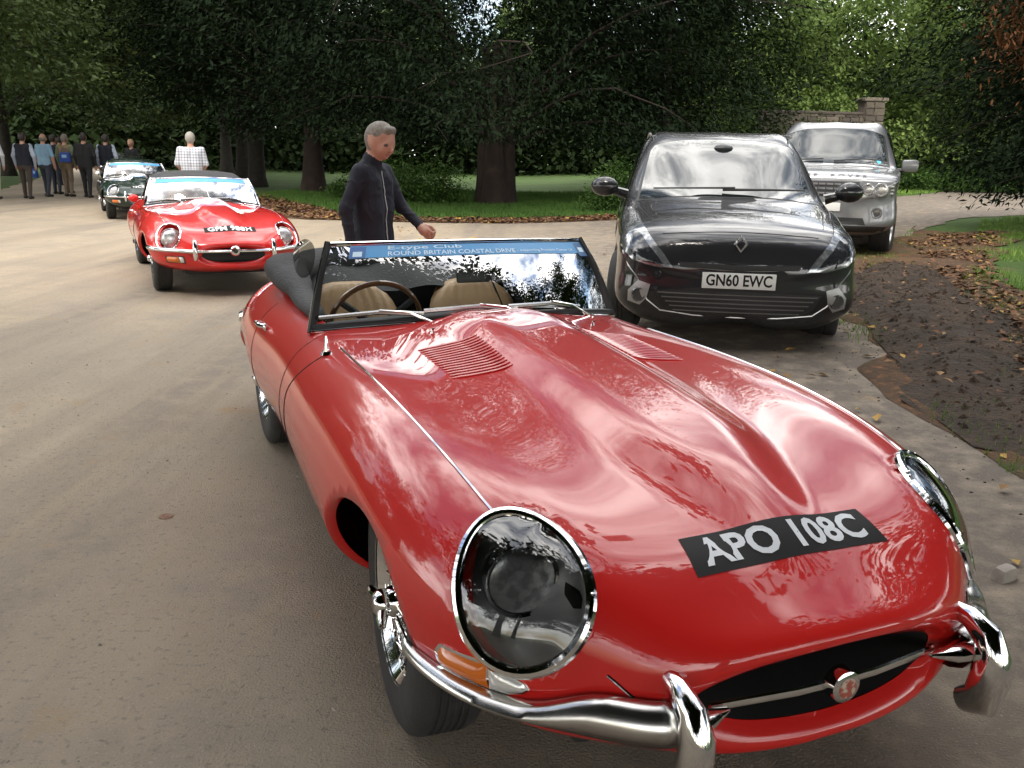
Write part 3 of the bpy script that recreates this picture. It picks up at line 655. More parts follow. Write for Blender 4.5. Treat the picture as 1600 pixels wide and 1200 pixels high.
        Vp, Fp = patch(bv, gk, o, tn, (0, 0, 1), -d, .003, 3, .01, .003); MB().add(Vp, Fp).build('lamp_gasket', CHROME if series == 1 else BLACK, a_)
    # louvres
    if hi:
        lm = None
        for sd in (1, -1):
            for k in range(15):
                xl = -.76+.345*k/14; pts = []
                for yy in np.linspace(.195+.012*k/14, .405, 9):
                    h = bv.ray_cast(Vector((xl+.03*(yy-.3), yy*sd, 1.5)), Vector((0, 0, -1))); pts.append(h[0]+Vector((0, 0, -.0005)))
                MB().tube(pts, [.004]+[.0085]*7+[.004], 8, sx=.8).build('louvre', paint_m, root)
    # bonnet plate transfer
    if plate:
        w_, hgt = (.252, .051) if series == 1 else (.25, .055); xc = .615 if series == 1 else .60
        N1 = Vector((.5, 0, .86)).normalized(); bx_ = Vector((0, 1, 0)); by_ = bx_.cross(N1)*-1
        by_ = N1.cross(bx_); o = Vector((xc, 0, bv.ray_cast(Vector((xc, 0, 2)), Vector((0, 0, -1)))[0].z))
        sk = .012
        pol = [(-w_+sk, hgt), (-w_, -hgt), (w_, -hgt), (w_-sk, hgt)] if series == 1 else [(-w_, hgt), (-w_, -hgt), (w_, -hgt), (w_, hgt)]
        Vp, Fp = patch(bv, pol, o, bx_, by_, -N1, .0012, 4); pl = MB().add(Vp, Fp).build('number_plate', PLATEB, root)
        Vt, Ft = text_mesh(plate, .100 if series == 1 else .12, .0030, spacing=1.02); mb = MB(); W = []
        xm = max(abs(v.x) for v in Vt); k = (w_*.86)/xm
        for v in Vt:
            q = o+bx_*(v.x*k)+by_*(v.y*.98); h = bv.ray_cast(q+N1*.5, -N1); W.append(h[0]+h[1]*(.0024 if h[1].z > 0 else -.0024))
        mb.add(W, Ft).build('lettering', SILVERL if series == 1 else WHITE, pl, smooth=False, fix=False)
    # windscreen
    ns = 33
    gl = MB().grid([[screen_pt(s, v) for v in np.linspace(0, 1, 9)] for s in np.linspace(-1, 1, ns)]).build('windscreen', GLASS, root, sharp=0)
    S = np.linspace(-1, 1, ns)
    fr = MB().tube([screen_pt(s, 1.0) for s in S], .0095, 8); fr.build('screen_rail', CHROME, gl)
    fr = MB().tube([screen_pt(s, -.02, .003) for s in S], .013, 8); fr.build('screen_seal', BLACK, gl)
    fr = MB().tube([screen_pt(s, -.085, .012) for s in S], .006, 8); fr.build('screen_trim', CHROME, gl)
    for sg in (-1, 1):
        MB().tube([screen_pt(sg*1.005, v) for v in np.linspace(-.08, 1.02, 9)], [.016]*4+[.013]*5, 8, sx=1.1).build('screen_pillar', BLACK if series == 1 else CHROME, gl)
        MB().tube([screen_pt(sg*1.02, v, .012) for v in np.linspace(-.05, 1.02, 9)], .0035, 6).build('pillar_trim', CHROME, gl)
    for ps in (-.36, .20, .70):
        a = screen_pt(ps, -.12, .02); e = screen_pt(ps-.14, .04, .022); t = screen_pt(ps-.62, .055, .016) if ps > -.3 else screen_pt(-.97, .06, .018)
        wp = MB().tube([a-Vector((0, 0, .03)), a+Vector((0, 0, .012))], .011, 10).tube([a, e, screen_pt(ps-.3, .085, .024)], [.006, .005, .004], 6); w = wp.build('wiper', CHROME, gl)
        MB().tube([screen_pt(ps-.06, .03, .012), screen_pt(ps-.3, .075, .016), t], .0055, 6, sx=1.6).build('wiper_blade', mat('wiper_steel', (.4, .4, .4), .25, 1.0), w)
    # sticker banner across the top of the screen
    bs0, bs1 = (-.86, .99) if series == 1 else (-.9, .9)
    BAN = mat('banner_blue', (.085, .33, .66), .4)
    ban = MB().grid([[screen_pt(s, v, .0022) for v in np.linspace(.79, .965, 5)] for s in np.linspace(bs0, bs1, 40)]).build('screen_banner', BAN, gl, sharp=0)
    if series == 1:
        def on_ban(x, y, o=.0032): return screen_pt(bs0+(bs1-bs0)*x, .79+.175*y, o)
        for txt, x0, x1, y0, y1 in (('E-type Club', .13, .40, .52, .92), ('ROUND BRITAIN COASTAL DRIVE', .13, .615, .10, .46), ('- supporting Prostate Cancer UK', .625, .925, .13, .42)):
            Vt, Ft = text_mesh(txt, 1, .012, cx=False); xa, xb = min(v.x for v in Vt), max(v.x for v in Vt); ya, yb = min(v.y for v in Vt), max(v.y for v in Vt)
            MB().add([on_ban(x0+(x1-x0)*(v.x-xa)/(xb-xa), y0+(y1-y0)*(v.y-ya)/(yb-ya)) for v in Vt], Ft).build('lettering', mat('banner_letter', (.62, .80, .92), .5), ban, smooth=False, fix=False)
        for a, b, c in ((.0, .055, (.06, .16, .42)), (.945, 1.0, (.05, .13, .30))):
            q = MB().grid([[on_ban(x, y, .003) for y in np.linspace(-.25 if a else -.02, .9, 5)] for x in np.linspace(a, b, 6)]).build('banner_logo', mat('logo_%d' % int(a*9), c, .4), ban)
            MB().grid([[on_ban(x, y, .0038) for y in np.linspace(.1, .5, 3)] for x in np.linspace(a+.012, b-.012, 4)]).build('logo_mark', mat('banner_letter', ()), q)
    # rear bumper quarters and tail lamps
    for sd in (1, -1):
        pts = []
        for xx in np.linspace(-2.95, -3.5, 12):
            h = bv.ray_cast(Vector((xx, 1.2*sd, .55)), Vector((0, -sd, 0)))
            if h[0] is not None: pts.append(h[0]+Vector((0, sd*.012, 0)))
        rb = MB().tube(pts, [.012]+[.03]*(len(pts)-1), 8, sx=1.2).build('rear_bumper', CHROME, root)
    # ---------------- interior
    if roof != 'coupe':
        wl_ = [Vector((p[0], p[1], 0)) for p in hole]; G = []
        for zt, k in ((.0, 1.0), (-.05, .985), (-.46, .95)):
            row = []
            for p in wl_+[wl_[0]]:
                h = bv.ray_cast(Vector((p.x, p.y, 2)), Vector((0, 0, -1)))[0]; cx_ = -1.75; row.append(Vector((cx_+(p.x-cx_)*k, p.y*k, h.z+zt-.004)))
            G.append(row)
        tub = MB().grid(G); tub.box((-1.75, 0, .33), (1.3, 1.12, .04)); tub.build('cockpit_tub', DARKIN, root)
        d = MB().grid([[Vector((screen_pt(s, 0).x-.03-.26*q+.10*q*s*s, .60*s*(1-.03*q), screen_pt(s, 0).z-.012-.035*q*q+.012*math.sin(3*q))) for q in np.linspace(0, 1, 8)]+[Vector((screen_pt(s, 0).x-.27+.1*s*s, .585*s, .62))] for s in np.linspace(-.97, .97, 30)])
        d.build('dashboard', mat('dash_vinyl', (.016, .017, .018), .6, bump=(200, .2)), root, sharp=60)
        for sd in (1, -1):
            MB().grid([[Vector((x, sd*(.574-.02*math.sin(math.pi*q)), .80-.30*q-.0*x)) for q in np.linspace(0, 1, 6)] for x in np.linspace(-2.08, -1.42, 12)]).build('door_card', TAN, root)
            # seats
            G = []; H = 15
            for i in range(H):
                q = i/(H-1); zz = .37+.465*q; wd = .232*(1-.30*max(0, q-.72)/.28*(max(0, q-.72)/.28)); row = []
                for j in range(41):
                    t = -1+2*j/40; pl_ = .007*abs(math.sin(t*math.pi*4.5)) if abs(t) < .92 else 0
                    edge = (abs(t)**6)*.05; row.append(Vector((-2.02-.16*q+pl_-edge+.03*math.sin(q*3.1), sd*.315+wd*t, zz-(.05*abs(t)**4 if i == H-1 else .03*abs(t)**5*q))))
                G.append(row)
            G.append([p+Vector((-.05, 0, .005)) for p in G[-1]]); G.append([p+Vector((-.09, 0, -.03)) for p in G[-2]]); G.append([p+Vector((-.09, 0, -.40)) for p in G[-3]])
            st = MB().grid(G).build('seat', TAN, root, sharp=0)
            MB().box((-1.78, sd*.315, .43), (.46, .42, .12), bev=.04).build('seat_cushion', TAN, st)
        # steering wheel on the car's right
        M = Matrix.Translation((-1.60, -.335, .745)) @ Matrix.Rotation(R(-70), 4, 'Y')
        ri = [M @ Vector((.195*math.cos(a), .195*math.sin(a), 0)) for a in np.linspace(0, 2*math.pi, 41)]
        sw = MB().tube(ri, .0115, 8, cap=False).build('steering_wheel', mat('wood_rim', (.11, .045, .018), .3, coat=.6), root)
        sp = MB()
        for a in (0, 2.2, -2.2): sp.tube([M @ Vector((0, 0, -.03)), M @ Vector((.19*math.cos(a+math.pi), .19*math.sin(a+math.pi), 0))], .007, 6, sx=2)
        sp.tube([M @ Vector((0, 0, 0)), M @ Vector((0, 0, -.35))], .02, 8); sp.build('wheel_spoke', BLACK, sw)
        rd = MB().tube([screen_pt(.09, .02, -.03), screen_pt(.03, .95, -.03)], .004, 6).build('mirror_rod', CHROME, root)
        mc = screen_pt(-.05, .62, -.06); MB().box(mc, (.025, .14, .062), Matrix.Rotation(R(-12), 3, 'Y'), bev=.01).build('mirror', BLACK, rd)
    if roof is None:
        # folded hood lying round the back of the cockpit
        pts, rad = [], []
        for a in np.linspace(-1, 1, 41):
            b = abs(a); y = math.copysign(.60*min(1, (b*1.7))**.8, a) if b < .6 else math.copysign(.60-.02*(b-.6), a)
            x = -2.52+.0*b if b < .3 else -2.52+(b-.3)/.7*1.05*(.35+.65*(b-.3)/.7)
            z = .90-.02*b if b < .6 else .905-(b-.6)/.4*.11; pts.append(Vector((x, y, z+.006*math.sin(a*31)))); rad.append((.105 if b < .55 else .105-.075*(b-.55)/.45)*(1+.07*math.sin(a*17)+.05*math.sin(a*41)))
        MB().tube(pts, rad, 12, sx=.75).build('folded_hood', CLOTH, root, sharp=0)
        MB().grid([[Vector((-2.20-.42*q, .56*t, .80+.10*math.sin(q*2.6)+.012*math.sin(9*t+4*q))) for t in np.linspace(-1, 1, 24)] for q in np.linspace(0, 1, 9)]).build('hood_cover', CLOTH, root)
        # smoked wind deflector outside the right screen pillar
        c0 = Vector((-1.47, -.645, 1.055)); wd = MB().grid([[c0+Vector((.02*r_*math.sin(a), .0, 0))+Vector((.06*r_*math.cos(a)*.55, -.06*r_*math.cos(a)*.8, .065*r_*math.sin(a)*(1 if math.sin(a) > 0 else 1.4))) for r_ in (0.01, .5, 1)] for a in np.linspace(0, 2*math.pi, 25)])
        wd.build('wind_deflector', glass_mat('smoked', (.60, .62, .57), .35), root)
        h = bv.ray_cast(Vector((-.98, -.665, 2)), Vector((0, 0, -1)))[0]
        MB().tube([h, h+Vector((0, 0, .012))], [.022, .016], 12).tube([h+Vector((0, 0, .01)), h+Vector((0, 0, .03)), h+Vector((-.004, 0, .065))], [.011, .008, .004], 8).build('aerial', CHROME, root)
        for yy in (-.30, .34):
            h = bv.ray_cast(Vector((-.93, yy, 2)), Vector((0, 0, -1)))[0]; MB().tube([h, h+Vector((0, 0, .012)), h+Vector((.008, 0, .016))], [.008, .006, .004], 8).build('washer_jet', CHROME, root)
    else:
        # raised soft top or fixed roof
        rows = []
        tl = [(-1.30, .51, 1.115), (-1.55, .53, 1.175), (-1.85, .54, 1.19), (-2.2, .535, 1.15), (-2.6, .50, 1.02), (-2.95, .44, .84)] if roof == 'soft' else [(-1.30, .51, 1.115), (-1.6, .54, 1.18), (-2.0, .55, 1.20), (-2.5, .53, 1.14), (-3.0, .46, .98), (-3.35, .36, .76)]
        n_ = 24
        for (x, w_, zt) in tl:
            row = []
            for j in range(n_+1):
                t = -1+2*j/n_; back = (x < -2.1)
                dropz = .05*abs(t)**2.2 + (.10*max(0, abs(t)-.85)/.15 if not back else 0)
                row.append(Vector((x-.17*t*t*(1 if x > -1.4 else .3), w_*t*(1+.06*(abs(t) > .9)), zt-dropz)))
            if x < -2.1:
                row = [Vector((x, math.copysign(.62, t_) if abs(t_) > .99 else p.y, .84 if abs(t_) > .99 else p.z)) for p, t_ in zip(row, np.linspace(-1, 1, n_+1))]
            rows.append(row)
        MB().grid(rows).build('roof', CLOTH if roof == 'soft' else paint_m, root, sharp=50)
        for sd in (1, -1):
            sg = [[Vector((x, sd*(.60-.06*q), .81+q*(.28 if x > -2.0 else .30-.1*(-2.0-x)))) for q in np.linspace(0, 1, 5)] for x in np.linspace(-1.46, -2.3, 10)]
            g_ = MB().grid(sg).build('side_window', GLASS, root); MB().tube([r_[-1] for r_ in sg], .008, 6).tube([r_[0] for r_ in sg], .006, 6).build('window_frame', CHROME, g_)
        h = Vector((-1.42, -.70, .80)); q = MB().tube([h+Vector((0, 0, -.04)), h+Vector((.02, -.04, .05))], .008, 6).ball(h+Vector((.02, -.06, .075)), (.035, .06, .045), 12).build('door_mirror', paint_m if roof == 'soft' else CHROME, root)
    return root
# ================================================================ trees and shrubs
def leaf_mat(name, c1, c2, scale=.6, transl=.25, rough=.6):
    m = bpy.data.materials.new(name); m.use_nodes = True; nt = m.node_tree; b = nt.nodes['Principled BSDF']; out = nt.nodes['Material Output']
    b.inputs['Roughness'].default_value = rough; b.inputs['Specular IOR Level'].default_value = .25 if transl > .2 else .06
    t = nt.nodes.new('ShaderNodeTexCoord'); n = nt.nodes.new('ShaderNodeTexNoise'); n.inputs['Scale'].default_value = scale; n.inputs['Detail'].default_value = 8; n.inputs['Roughness'].default_value = .7
    r = nt.nodes.new('ShaderNodeMapRange'); r.inputs[1].default_value = .35; r.inputs[2].default_value = .65
    x = nt.nodes.new('ShaderNodeMix'); x.data_type = 'RGBA'; x.inputs[6].default_value = (*c1, 1); x.inputs[7].default_value = (*c2, 1)
    tr = nt.nodes.new('ShaderNodeBsdfTranslucent'); mi = nt.nodes.new('ShaderNodeMixShader'); mi.inputs[0].default_value = transl
    L = nt.links.new; L(t.outputs['Object'], n.inputs['Vector']); L(n.outputs['Fac'], r.inputs[0]); L(r.outputs[0], x.inputs[0]); L(x.outputs[2], b.inputs['Base Color']); L(x.outputs[2], tr.inputs['Color'])
    L(b.outputs[0], mi.inputs[1]); L(tr.outputs[0], mi.inputs[2]); L(mi.outputs[0], out.inputs['Surface']); MATS[name] = m; return m
YEW = leaf_mat('yew_leaf', (.0045, .009, .004), (.011, .019, .008), .5, .05, .85)
DARKLEAF = leaf_mat('dark_broad_leaf', (.008, .015, .005), (.022, .036, .011), .5, .10, .8)
MIDLEAF = leaf_mat('mid_broad_leaf', (.028, .048, .012), (.068, .098, .022), .45, .22)
PALELEAF = leaf_mat('pale_broad_leaf', (.10, .16, .035), (.20, .28, .075), .4, .35)
IVY = leaf_mat('ivy_leaf', (.04, .085, .02), (.09, .16, .04), 1.2, .15)
RUSSET = leaf_mat('dead_spray', (.10, .045, .02), (.18, .08, .035), 1.0, .1)
BARK = mat('bark', (.022, .018, .014), .95, noise=(5, (.04, .033, .026), .4, .7), bump=(14, 1.0))
BARKRED = mat('yew_bark', (.020, .012, .009), .95, noise=(4, (.034, .021, .015), .4, .7), bump=(12, 1.0))
def crown(kind, n, rad, z0, z1, seed, limbs=46, trunk_h=None, size=1.0, wid=.42, sparse=0.0):
    """leaf quads for a crown standing on the origin, plus the limb paths"""
    r = np.random.default_rng(seed); th = trunk_h or (z0+z1)*.5; cl = []; paths = []
    for i in range(limbs):
        az = i*2.39996+r.normal(0, .25); q = (i+.5)/limbs; zs = z0*.75+(th-z0*.5)*q*(.9+.2*r.random()) if kind == 'yew' else min(th, z0*.7+(th-z0*.7)*r.random())
        env = 1-abs(2*q-.75)**2.2*.55 if kind == 'yew' else .75+.3*r.random()
        L = rad*env*(.75+.35*r.random()); ze = z0+(z1-z0)*q
        end = np.array([math.cos(az)*L, math.sin(az)*L, ze]); st = np.array([0, 0, zs]); pts = []
        for t in np.linspace(0, 1, 9):
            p = st+(end-st)*t; p[2] += (.18*L*math.sin(math.pi*t))*(1 if kind != 'yew' else .6) - (.16*L*t**3 if kind == 'yew' else .10*L*t**4); p[:2] += r.normal(0, .035*L, 2)*t; pts.append(p)
        paths.append(np.array(pts))
        for _ in range(14):
            t = .28+.74*r.random()**.7; k = min(7, int(t*8)); f = t*8-k; c = pts[k]+(pts[k+1]-pts[k])*min(f, 1.2)
            off = r.normal(0, 1, 3)*np.array([.13, .13, .07])*rad*(.5+.6*t); cl.append((*(c+off), az))
    cl = np.array(cl); keep = r.random(len(cl)) > sparse; cl = cl[keep]
    m = len(cl); idx = r.integers(0, m, n); sg = rad*(.075 if kind == 'yew' else .085)*(.6+.8*r.random(m))[idx]
    g = r.normal(0, 1, (n, 3))*sg[:, None]*np.array([1, 1, .55 if kind == 'yew' else .8]); P = cl[idx, :3]+g
    low = P[:, 2] < z0-.35; P[low, 2] = z0-.35+r.random(low.sum())*.6
    az = np.arctan2(P[:, 1], P[:, 0])+r.normal(0, .8, n); tl = r.normal(-.45 if kind == 'yew' else -.25, .5, n)
    D = np.c_[np.cos(az)*np.cos(tl), np.sin(az)*np.cos(tl), np.sin(tl)]; ro = r.normal(0, .7, n)
    S0 = np.c_[-np.sin(az), np.cos(az), 0*az]; N0 = np.cross(D, S0); S = S0*np.cos(ro)[:, None]+N0*np.sin(ro)[:, None]
    L = size*(.6+.8*r.random(n)); V, F = leaf_quads(P, D, S, L, L*wid, .12); return V, F, paths
def trunk_mesh(h, r0, paths, seed, stems=1, lean=0.0, maxlimb=22, flare=1.5):
    r = np.random.default_rng(seed); mb = MB()
    for s in range(stems):
        a = s*2.4; ox = (.45*r0*math.cos(a), .45*r0*math.sin(a)) if stems > 1 else (0, 0); pts = []; rad = []
        for t in np.linspace(0, 1, 14):
            pts.append((ox[0]*(1+.5*t)+lean*t*h+.05*h*.1*math.sin(5*t+s), ox[1]*(1+.5*t)+.05*h*.1*math.cos(4*t+s), -.25+t*(h+.25))); rad.append(r0*(1 if stems == 1 else .62)*((1-.72*t)+(flare-1)*math.exp(-t*h/.35)))
        mb.tube(pts, rad, 12)
    for k, p in enumerate(paths[:maxlimb]):
        mb.tube([tuple(q) for q in p], list(np.linspace(r0*.10, r0*.012, len(p))), 6)
    return mb
def tree(name, label, x, y, kind, leafm, n, rad, z0, z1, seed, tr=.35, th=None, size=.16, wid=.42, group='trees around the drive', bark=BARK, stems=1, sparse=0.0, limbs=46, cat='tree'):
    o = empty(name, (x, y, gzf(x, y)), 0); tag(o, label, cat, group)
    V, F, paths = crown(kind, n, rad, z0, z1, seed, limbs, th, size, wid, sparse)
    trunk_mesh((th or (z0+z1)*.5)*1.05, tr, paths, seed, stems).build('trunk', bark, o, sharp=0)
    link(make_mesh('crown', V, F, leafm, smooth=False), 'crown', o); return o
def shrub(name, label, x, y, leafm, n, rx, ry, hz, seed, size=.09, group='shrubs at the wood edge'):
    r = np.random.default_rng(seed); o = empty(name, (x, y, gzf(x, y)), 0); tag(o, label, 'shrub', group)
    c = r.normal(0, 1, (60, 3)); c /= np.linalg.norm(c, axis=1)[:, None]; c[:, 2] = abs(c[:, 2]); c *= (.45+.5*r.random(60))[:, None]*np.array([rx, ry, hz])
    i = r.integers(0, 60, n); P = c[i]+r.normal(0, .14, (n, 3))*np.array([rx, ry, hz]); P[:, 2] = abs(P[:, 2])+.03
    az = r.random(n)*6.283; tl = r.normal(.25, .5, n); D = np.c_[np.cos(az)*np.cos(tl), np.sin(az)*np.cos(tl), np.sin(tl)]; S = np.c_[-np.sin(az), np.cos(az), r.normal(0, .5, n)]; S /= np.linalg.norm(S, axis=1)[:, None]
    L = size*(.6+.8*r.random(n)); V, F = leaf_quads(P, D, S, L, L*.5, .15); link(make_mesh('foliage', V, F, leafm, smooth=False), 'foliage', o)
    mb = MB()
    for k in range(7): mb.tube([(0, 0, -.05), tuple(c[k]*.5+np.array([0, 0, .05])), tuple(c[k])], [.025, .015, .006], 5)
    mb.build('stem', BARK, o); return o
tree('yew_tree', 'huge dark yew with a broad multi-stemmed trunk across the drive', -.7, 27.6, 'yew', YEW, 170000, 9.0, 2.1, 19, 101, .62, 4.4, .155, .34, bark=BARKRED, stems=3, limbs=74)
tree('yew_tree', 'dark yew filling in behind the man in the navy jacket', -7.5, 33, 'yew', YEW, 68000, 7.0, 2.6, 20, 102, .45, 4.6, .18, .36, bark=BARKRED, limbs=60)
tree('holly_tree', 'dark glossy tree standing behind the black car', 4.7, 29.8, 'broad', DARKLEAF, 60000, 4.4, 1.9, 15, 103, .32, 7, .14, .5, limbs=60)
tree('avenue_tree', 'dark tree with a straight bare trunk nearest the red soft-top', -10.6, 36.5, 'broad', DARKLEAF, 50000, 6.0, 3.6, 20, 104, .36, 8, .20, .5)
tree('avenue_tree', 'second bare-trunked tree behind the plaid shirt man', -13.6, 44.5, 'broad', DARKLEAF, 36000, 6.0, 3.8, 20, 105, .36, 8, .24, .5)
tree('avenue_tree', 'third bare-trunked tree farther along the avenue verge', -17.8, 55, 'broad', DARKLEAF, 22000, 6.5, 4.0, 14, 106, .38, 9, .28, .5)
tree('avenue_tree', 'mid green lime overhanging the group of walkers', -20.5, 33.5, 'broad', MIDLEAF, 60000, 6.8, 2.6, 16, 107, .34, 7, .19, .5, sparse=.1)
tree('avenue_tree', 'leafy lime beyond the group on the left verge', -24.5, 43, 'broad', MIDLEAF, 24000, 7.0, 2.8, 13, 108, .36, 8, .24, .5)
tree('avenue_tree', 'yellowing lime whose low boughs hang over the avenue', -17.2, 22.5, 'broad', MIDLEAF, 60000, 6.2, 3.3, 12, 109, .34, 7, .16, .5, sparse=.12)
tree('avenue_tree', 'pale sunlit tree closing the end of the avenue', -36, 82, 'broad', PALELEAF, 26000, 9.5, 1.5, 15, 110, .4, 9, .42, .6)
tree('wood_tree', 'pale green tree behind the stone garden wall', 13.5, 41, 'broad', PALELEAF, 45000, 5.2, 1.6, 11, 111, .28, 6, .20, .5)
tree('wood_tree', 'second pale green tree right of the wall pillar', 19.0, 48, 'broad', PALELEAF, 40000, 5.4, 1.0, 8.2, 112, .28, 5, .25, .5)
tree('wood_tree', 'dense dark tree over the ivy bank', 20.6, 34.8, 'broad', DARKLEAF, 52000, 4.8, 2.2, 15, 113, .34, 8, .17, .5, limbs=60)
tree('wood_tree', 'shaded green tree farther right behind the lawn', 26, 44, 'broad', DARKLEAF, 22000, 7, 1.2, 13, 114, .36, 8, .25, .5)
tree('wood_tree', 'tall tree rising behind the dark glossy one', 6.5, 43, 'broad', DARKLEAF, 24000, 5.5, 2.0, 20, 115, .3, 9, .34, .5)
cf = tree('yew_tree', 'near yew with a russet dead patch and low branches at the right edge', 10.8, 15.2, 'yew', YEW, 75000, 3.9, .75, 8.5, 116, .32, 6, .13, .34, bark=BARKRED, limbs=64)
r_ = np.random.default_rng(5); n_ = 2600; P_ = np.array([-2.75, -.6, 3.35])+r_.normal(0, 1, (n_, 3))*np.array([.35, .5, .45]); az_ = r_.random(n_)*6.283; tl_ = r_.normal(-.5, .5, n_)
D_ = np.c_[np.cos(az_)*np.cos(tl_), np.sin(az_)*np.cos(tl_), np.sin(tl_)]; S_ = np.c_[-np.sin(az_), np.cos(az_), 0*az_]; V_, F_ = leaf_quads(P_, D_, S_, .12*(.6+.8*r_.random(n_)), .04, .1)
link(make_mesh('dead_foliage', V_, F_, RUSSET, smooth=False), 'dead_foliage', cf)
# trees the bodywork reflects: over and behind the photographer and along the left side
G2 = 'trees standing round the photographer'
tree('oak_tree', 'spreading oak whose canopy reaches over the photographer', 3.2, -5.6, 'broad', DARKLEAF, 85000, 7.9, 5.0, 10.5, 120, .45, 7.5, .34, .55, G2)
tree('oak_tree', 'broad oak arching over the left of the photographer', -6.8, -5.2, 'broad', DARKLEAF, 75000, 7.9, 5.0, 10.5, 125, .45, 7.5, .34, .55, G2)
tree('oak_tree', 'oak on the verge behind the red roadster nose', 10.5, -.5, 'broad', DARKLEAF, 30000, 5.2, 3.2, 12, 121, .4, 7, .26, .55, G2)
tree('oak_tree', 'oak on the far left side of the drive', -18.5, 8, 'broad', MIDLEAF, 26000, 5.0, 2.8, 10, 122, .4, 7, .28, .55, G2)
tree('oak_tree', 'oak behind and left of the photographer', -10, -13, 'broad', DARKLEAF, 26000, 7, 3.5, 13, 123, .4, 8, .32, .55, G2)
tree('oak_tree', 'oak on the right verge beside the near yew', 13.5, 7, 'broad', DARKLEAF, 26000, 4.6, 2.4, 11, 124, .4, 7, .26, .55, G2)
shrub('shrub', 'light green shrub growing beside the big yew trunk', -2.9, 27.0, IVY, 7000, 1.5, .9, 1.5, 201, .10)
shrub('shrub', 'low bush left of the yew under its branches', -4.6, 28.6, IVY, 5000, 1.5, .9, 1.0, 202, .11)
shrub('shrub', 'leafy bush beside the mirror of the black car', 2.9, 23.2, IVY, 7000, 1.25, .8, 1.15, 203, .09)
shrub('shrub', 'dark bush filling under the glossy tree', 5.0, 26.2, DARKLEAF, 8000, 2.0, 1.0, 1.9, 204, .10)
shrub('shrub', 'tangled bush in front of the garden wall', 8.9, 28.6, MIDLEAF, 9000, 1.5, .8, 2.5, 205, .11)
shrub('shrub', 'thick undergrowth below the dark right-hand tree', 21.5, 38.5, DARKLEAF, 9000, 3.6, 1.4, 2.2, 206, .16)
shrub('ivy_bank', 'low bank of ivy leaves bordering the bright lawn', 17.0, 36.5, IVY, 16000, 4.6, 1.3, 1.05, 207, .12)
# far wood that reads as one mass
r_ = np.random.default_rng(77); n_ = 60000; a_ = r_.uniform(-1.25, 1.30, n_); gap = (a_ > .345) & (a_ < .395); a_ = a_[~gap]; n_ = len(a_)
d_ = 92+r_.normal(0, 7, n_); hh = 7+9*vnoise(a_*60, a_*0, 3.0, 9)+3*vnoise(a_*60, a_*0+5, .8, 10); P_ = np.c_[np.sin(a_)*d_, np.cos(a_)*d_, r_.random(n_)**.8*hh]
az_ = r_.random(n_)*6.283; tl_ = r_.normal(-.2, .6, n_); D_ = np.c_[np.cos(az_)*np.cos(tl_), np.sin(az_)*np.cos(tl_), np.sin(tl_)]; S_ = np.c_[-np.sin(az_), np.cos(az_), r_.normal(0, .4, n_)]
V_, F_ = leaf_quads(P_, D_, S_, 1.5*(.6+.8*r_.random(n_)), 1.0, .15); tag(link(make_mesh('far_wood', V_, F_, leaf_mat('far_leaf', (.035, .06, .018), (.085, .12, .035), .12, .2), smooth=False), 'far_wood'), 'distant wood closing the view all round', 'wood', kind='stuff')
r_ = np.random.default_rng(78); n_ = 75000; a_ = r_.uniform(-1.25, 1.30, n_); d_ = 74+r_.normal(0, 5, n_); hh = 4.2+2.4*vnoise(a_*60, a_*0, 2.0, 19)
P_ = np.c_[np.sin(a_)*d_, np.cos(a_)*d_, r_.random(n_)*hh]; az_ = r_.random(n_)*6.283; tl_ = r_.normal(.1, .6, n_); D_ = np.c_[np.cos(az_)*np.cos(tl_), np.sin(az_)*np.cos(tl_), np.sin(tl_)]; S_ = np.c_[-np.sin(az_), np.cos(az_), r_.normal(0, .4, n_)]
V_, F_ = leaf_quads(P_, D_, S_, .62*(.6+.8*r_.random(n_)), .42, .15); tag(link(make_mesh('undergrowth', V_, F_, DARKLEAF, smooth=False), 'undergrowth'), 'distant undergrowth along the foot of the wood', 'undergrowth', kind='stuff')
# ---------------------------------------------------------------- stone garden wall with pillar
wl0 = empty('garden_wall', (8.2, 30.4, gzf(9.8, 30.4)), R(4)); wl0.scale = (1, 1, .90); tag(wl0, 'old rubble stone garden wall ending in a taller pillar', 'wall')
SM = [mat('wall_stone_%d' % k, c, .95, noise=(9, tuple(v*.6 for v in c), .4, .7), bump=(30, .6)) for k, c in enumerate(((.115, .095, .070), (.145, .12, .09), (.085, .07, .055)))]
MB().box((1.6, .26, 1.5), (3.36, .36, 2.96)).box((3.72, .26, 1.75), (.66, .56, 3.46)).build('core', mat('mortar', (.13, .11, .09), .95, bump=(30, .6)), wl0)
base = []
for k in range(6):
    b = MB().box((0, 0, 0), (1, 1, 1), bev=.12); b.V = [(v[0]+random.uniform(-.05, .05), v[1]+random.uniform(-.05, .05), v[2]+random.uniform(-.07, .07)) for v in b.V]
    o = b.build('stone', SM[k % 3], wl0); base.append(o)
first = list(base)
def put(x, y, z, sx_, sy_, sz_):
    src = random.choice(base)
    if first: o = first.pop()
    else: o = src.copy(); col.objects.link(o); o.parent = wl0
    o.location = (x, y, z); o.scale = (sx_, sy_, sz_); o.rotation_euler = (0, random.uniform(-.03, .03), random.uniform(-.04, .04))
z = 1.2
while z < 2.95:
    h_ = random.uniform(.16, .24); x = 0
    while x < 3.3:
        w_ = random.uniform(.22, .5); put(x+w_/2, .08, z+h_/2, w_*.96, .10, h_*.93); x += w_
    z += h_
z = 1.2
while z < 3.4:
    h_ = random.uniform(.16, .26); x = 3.40
    for w_ in ((.28, .36) if random.random() < .5 else (.38, .26)):
        put(x+w_/2, -.03, z+h_/2, w_*.96, .10, h_*.93); x += w_+.01
    z += h_
x = -.1
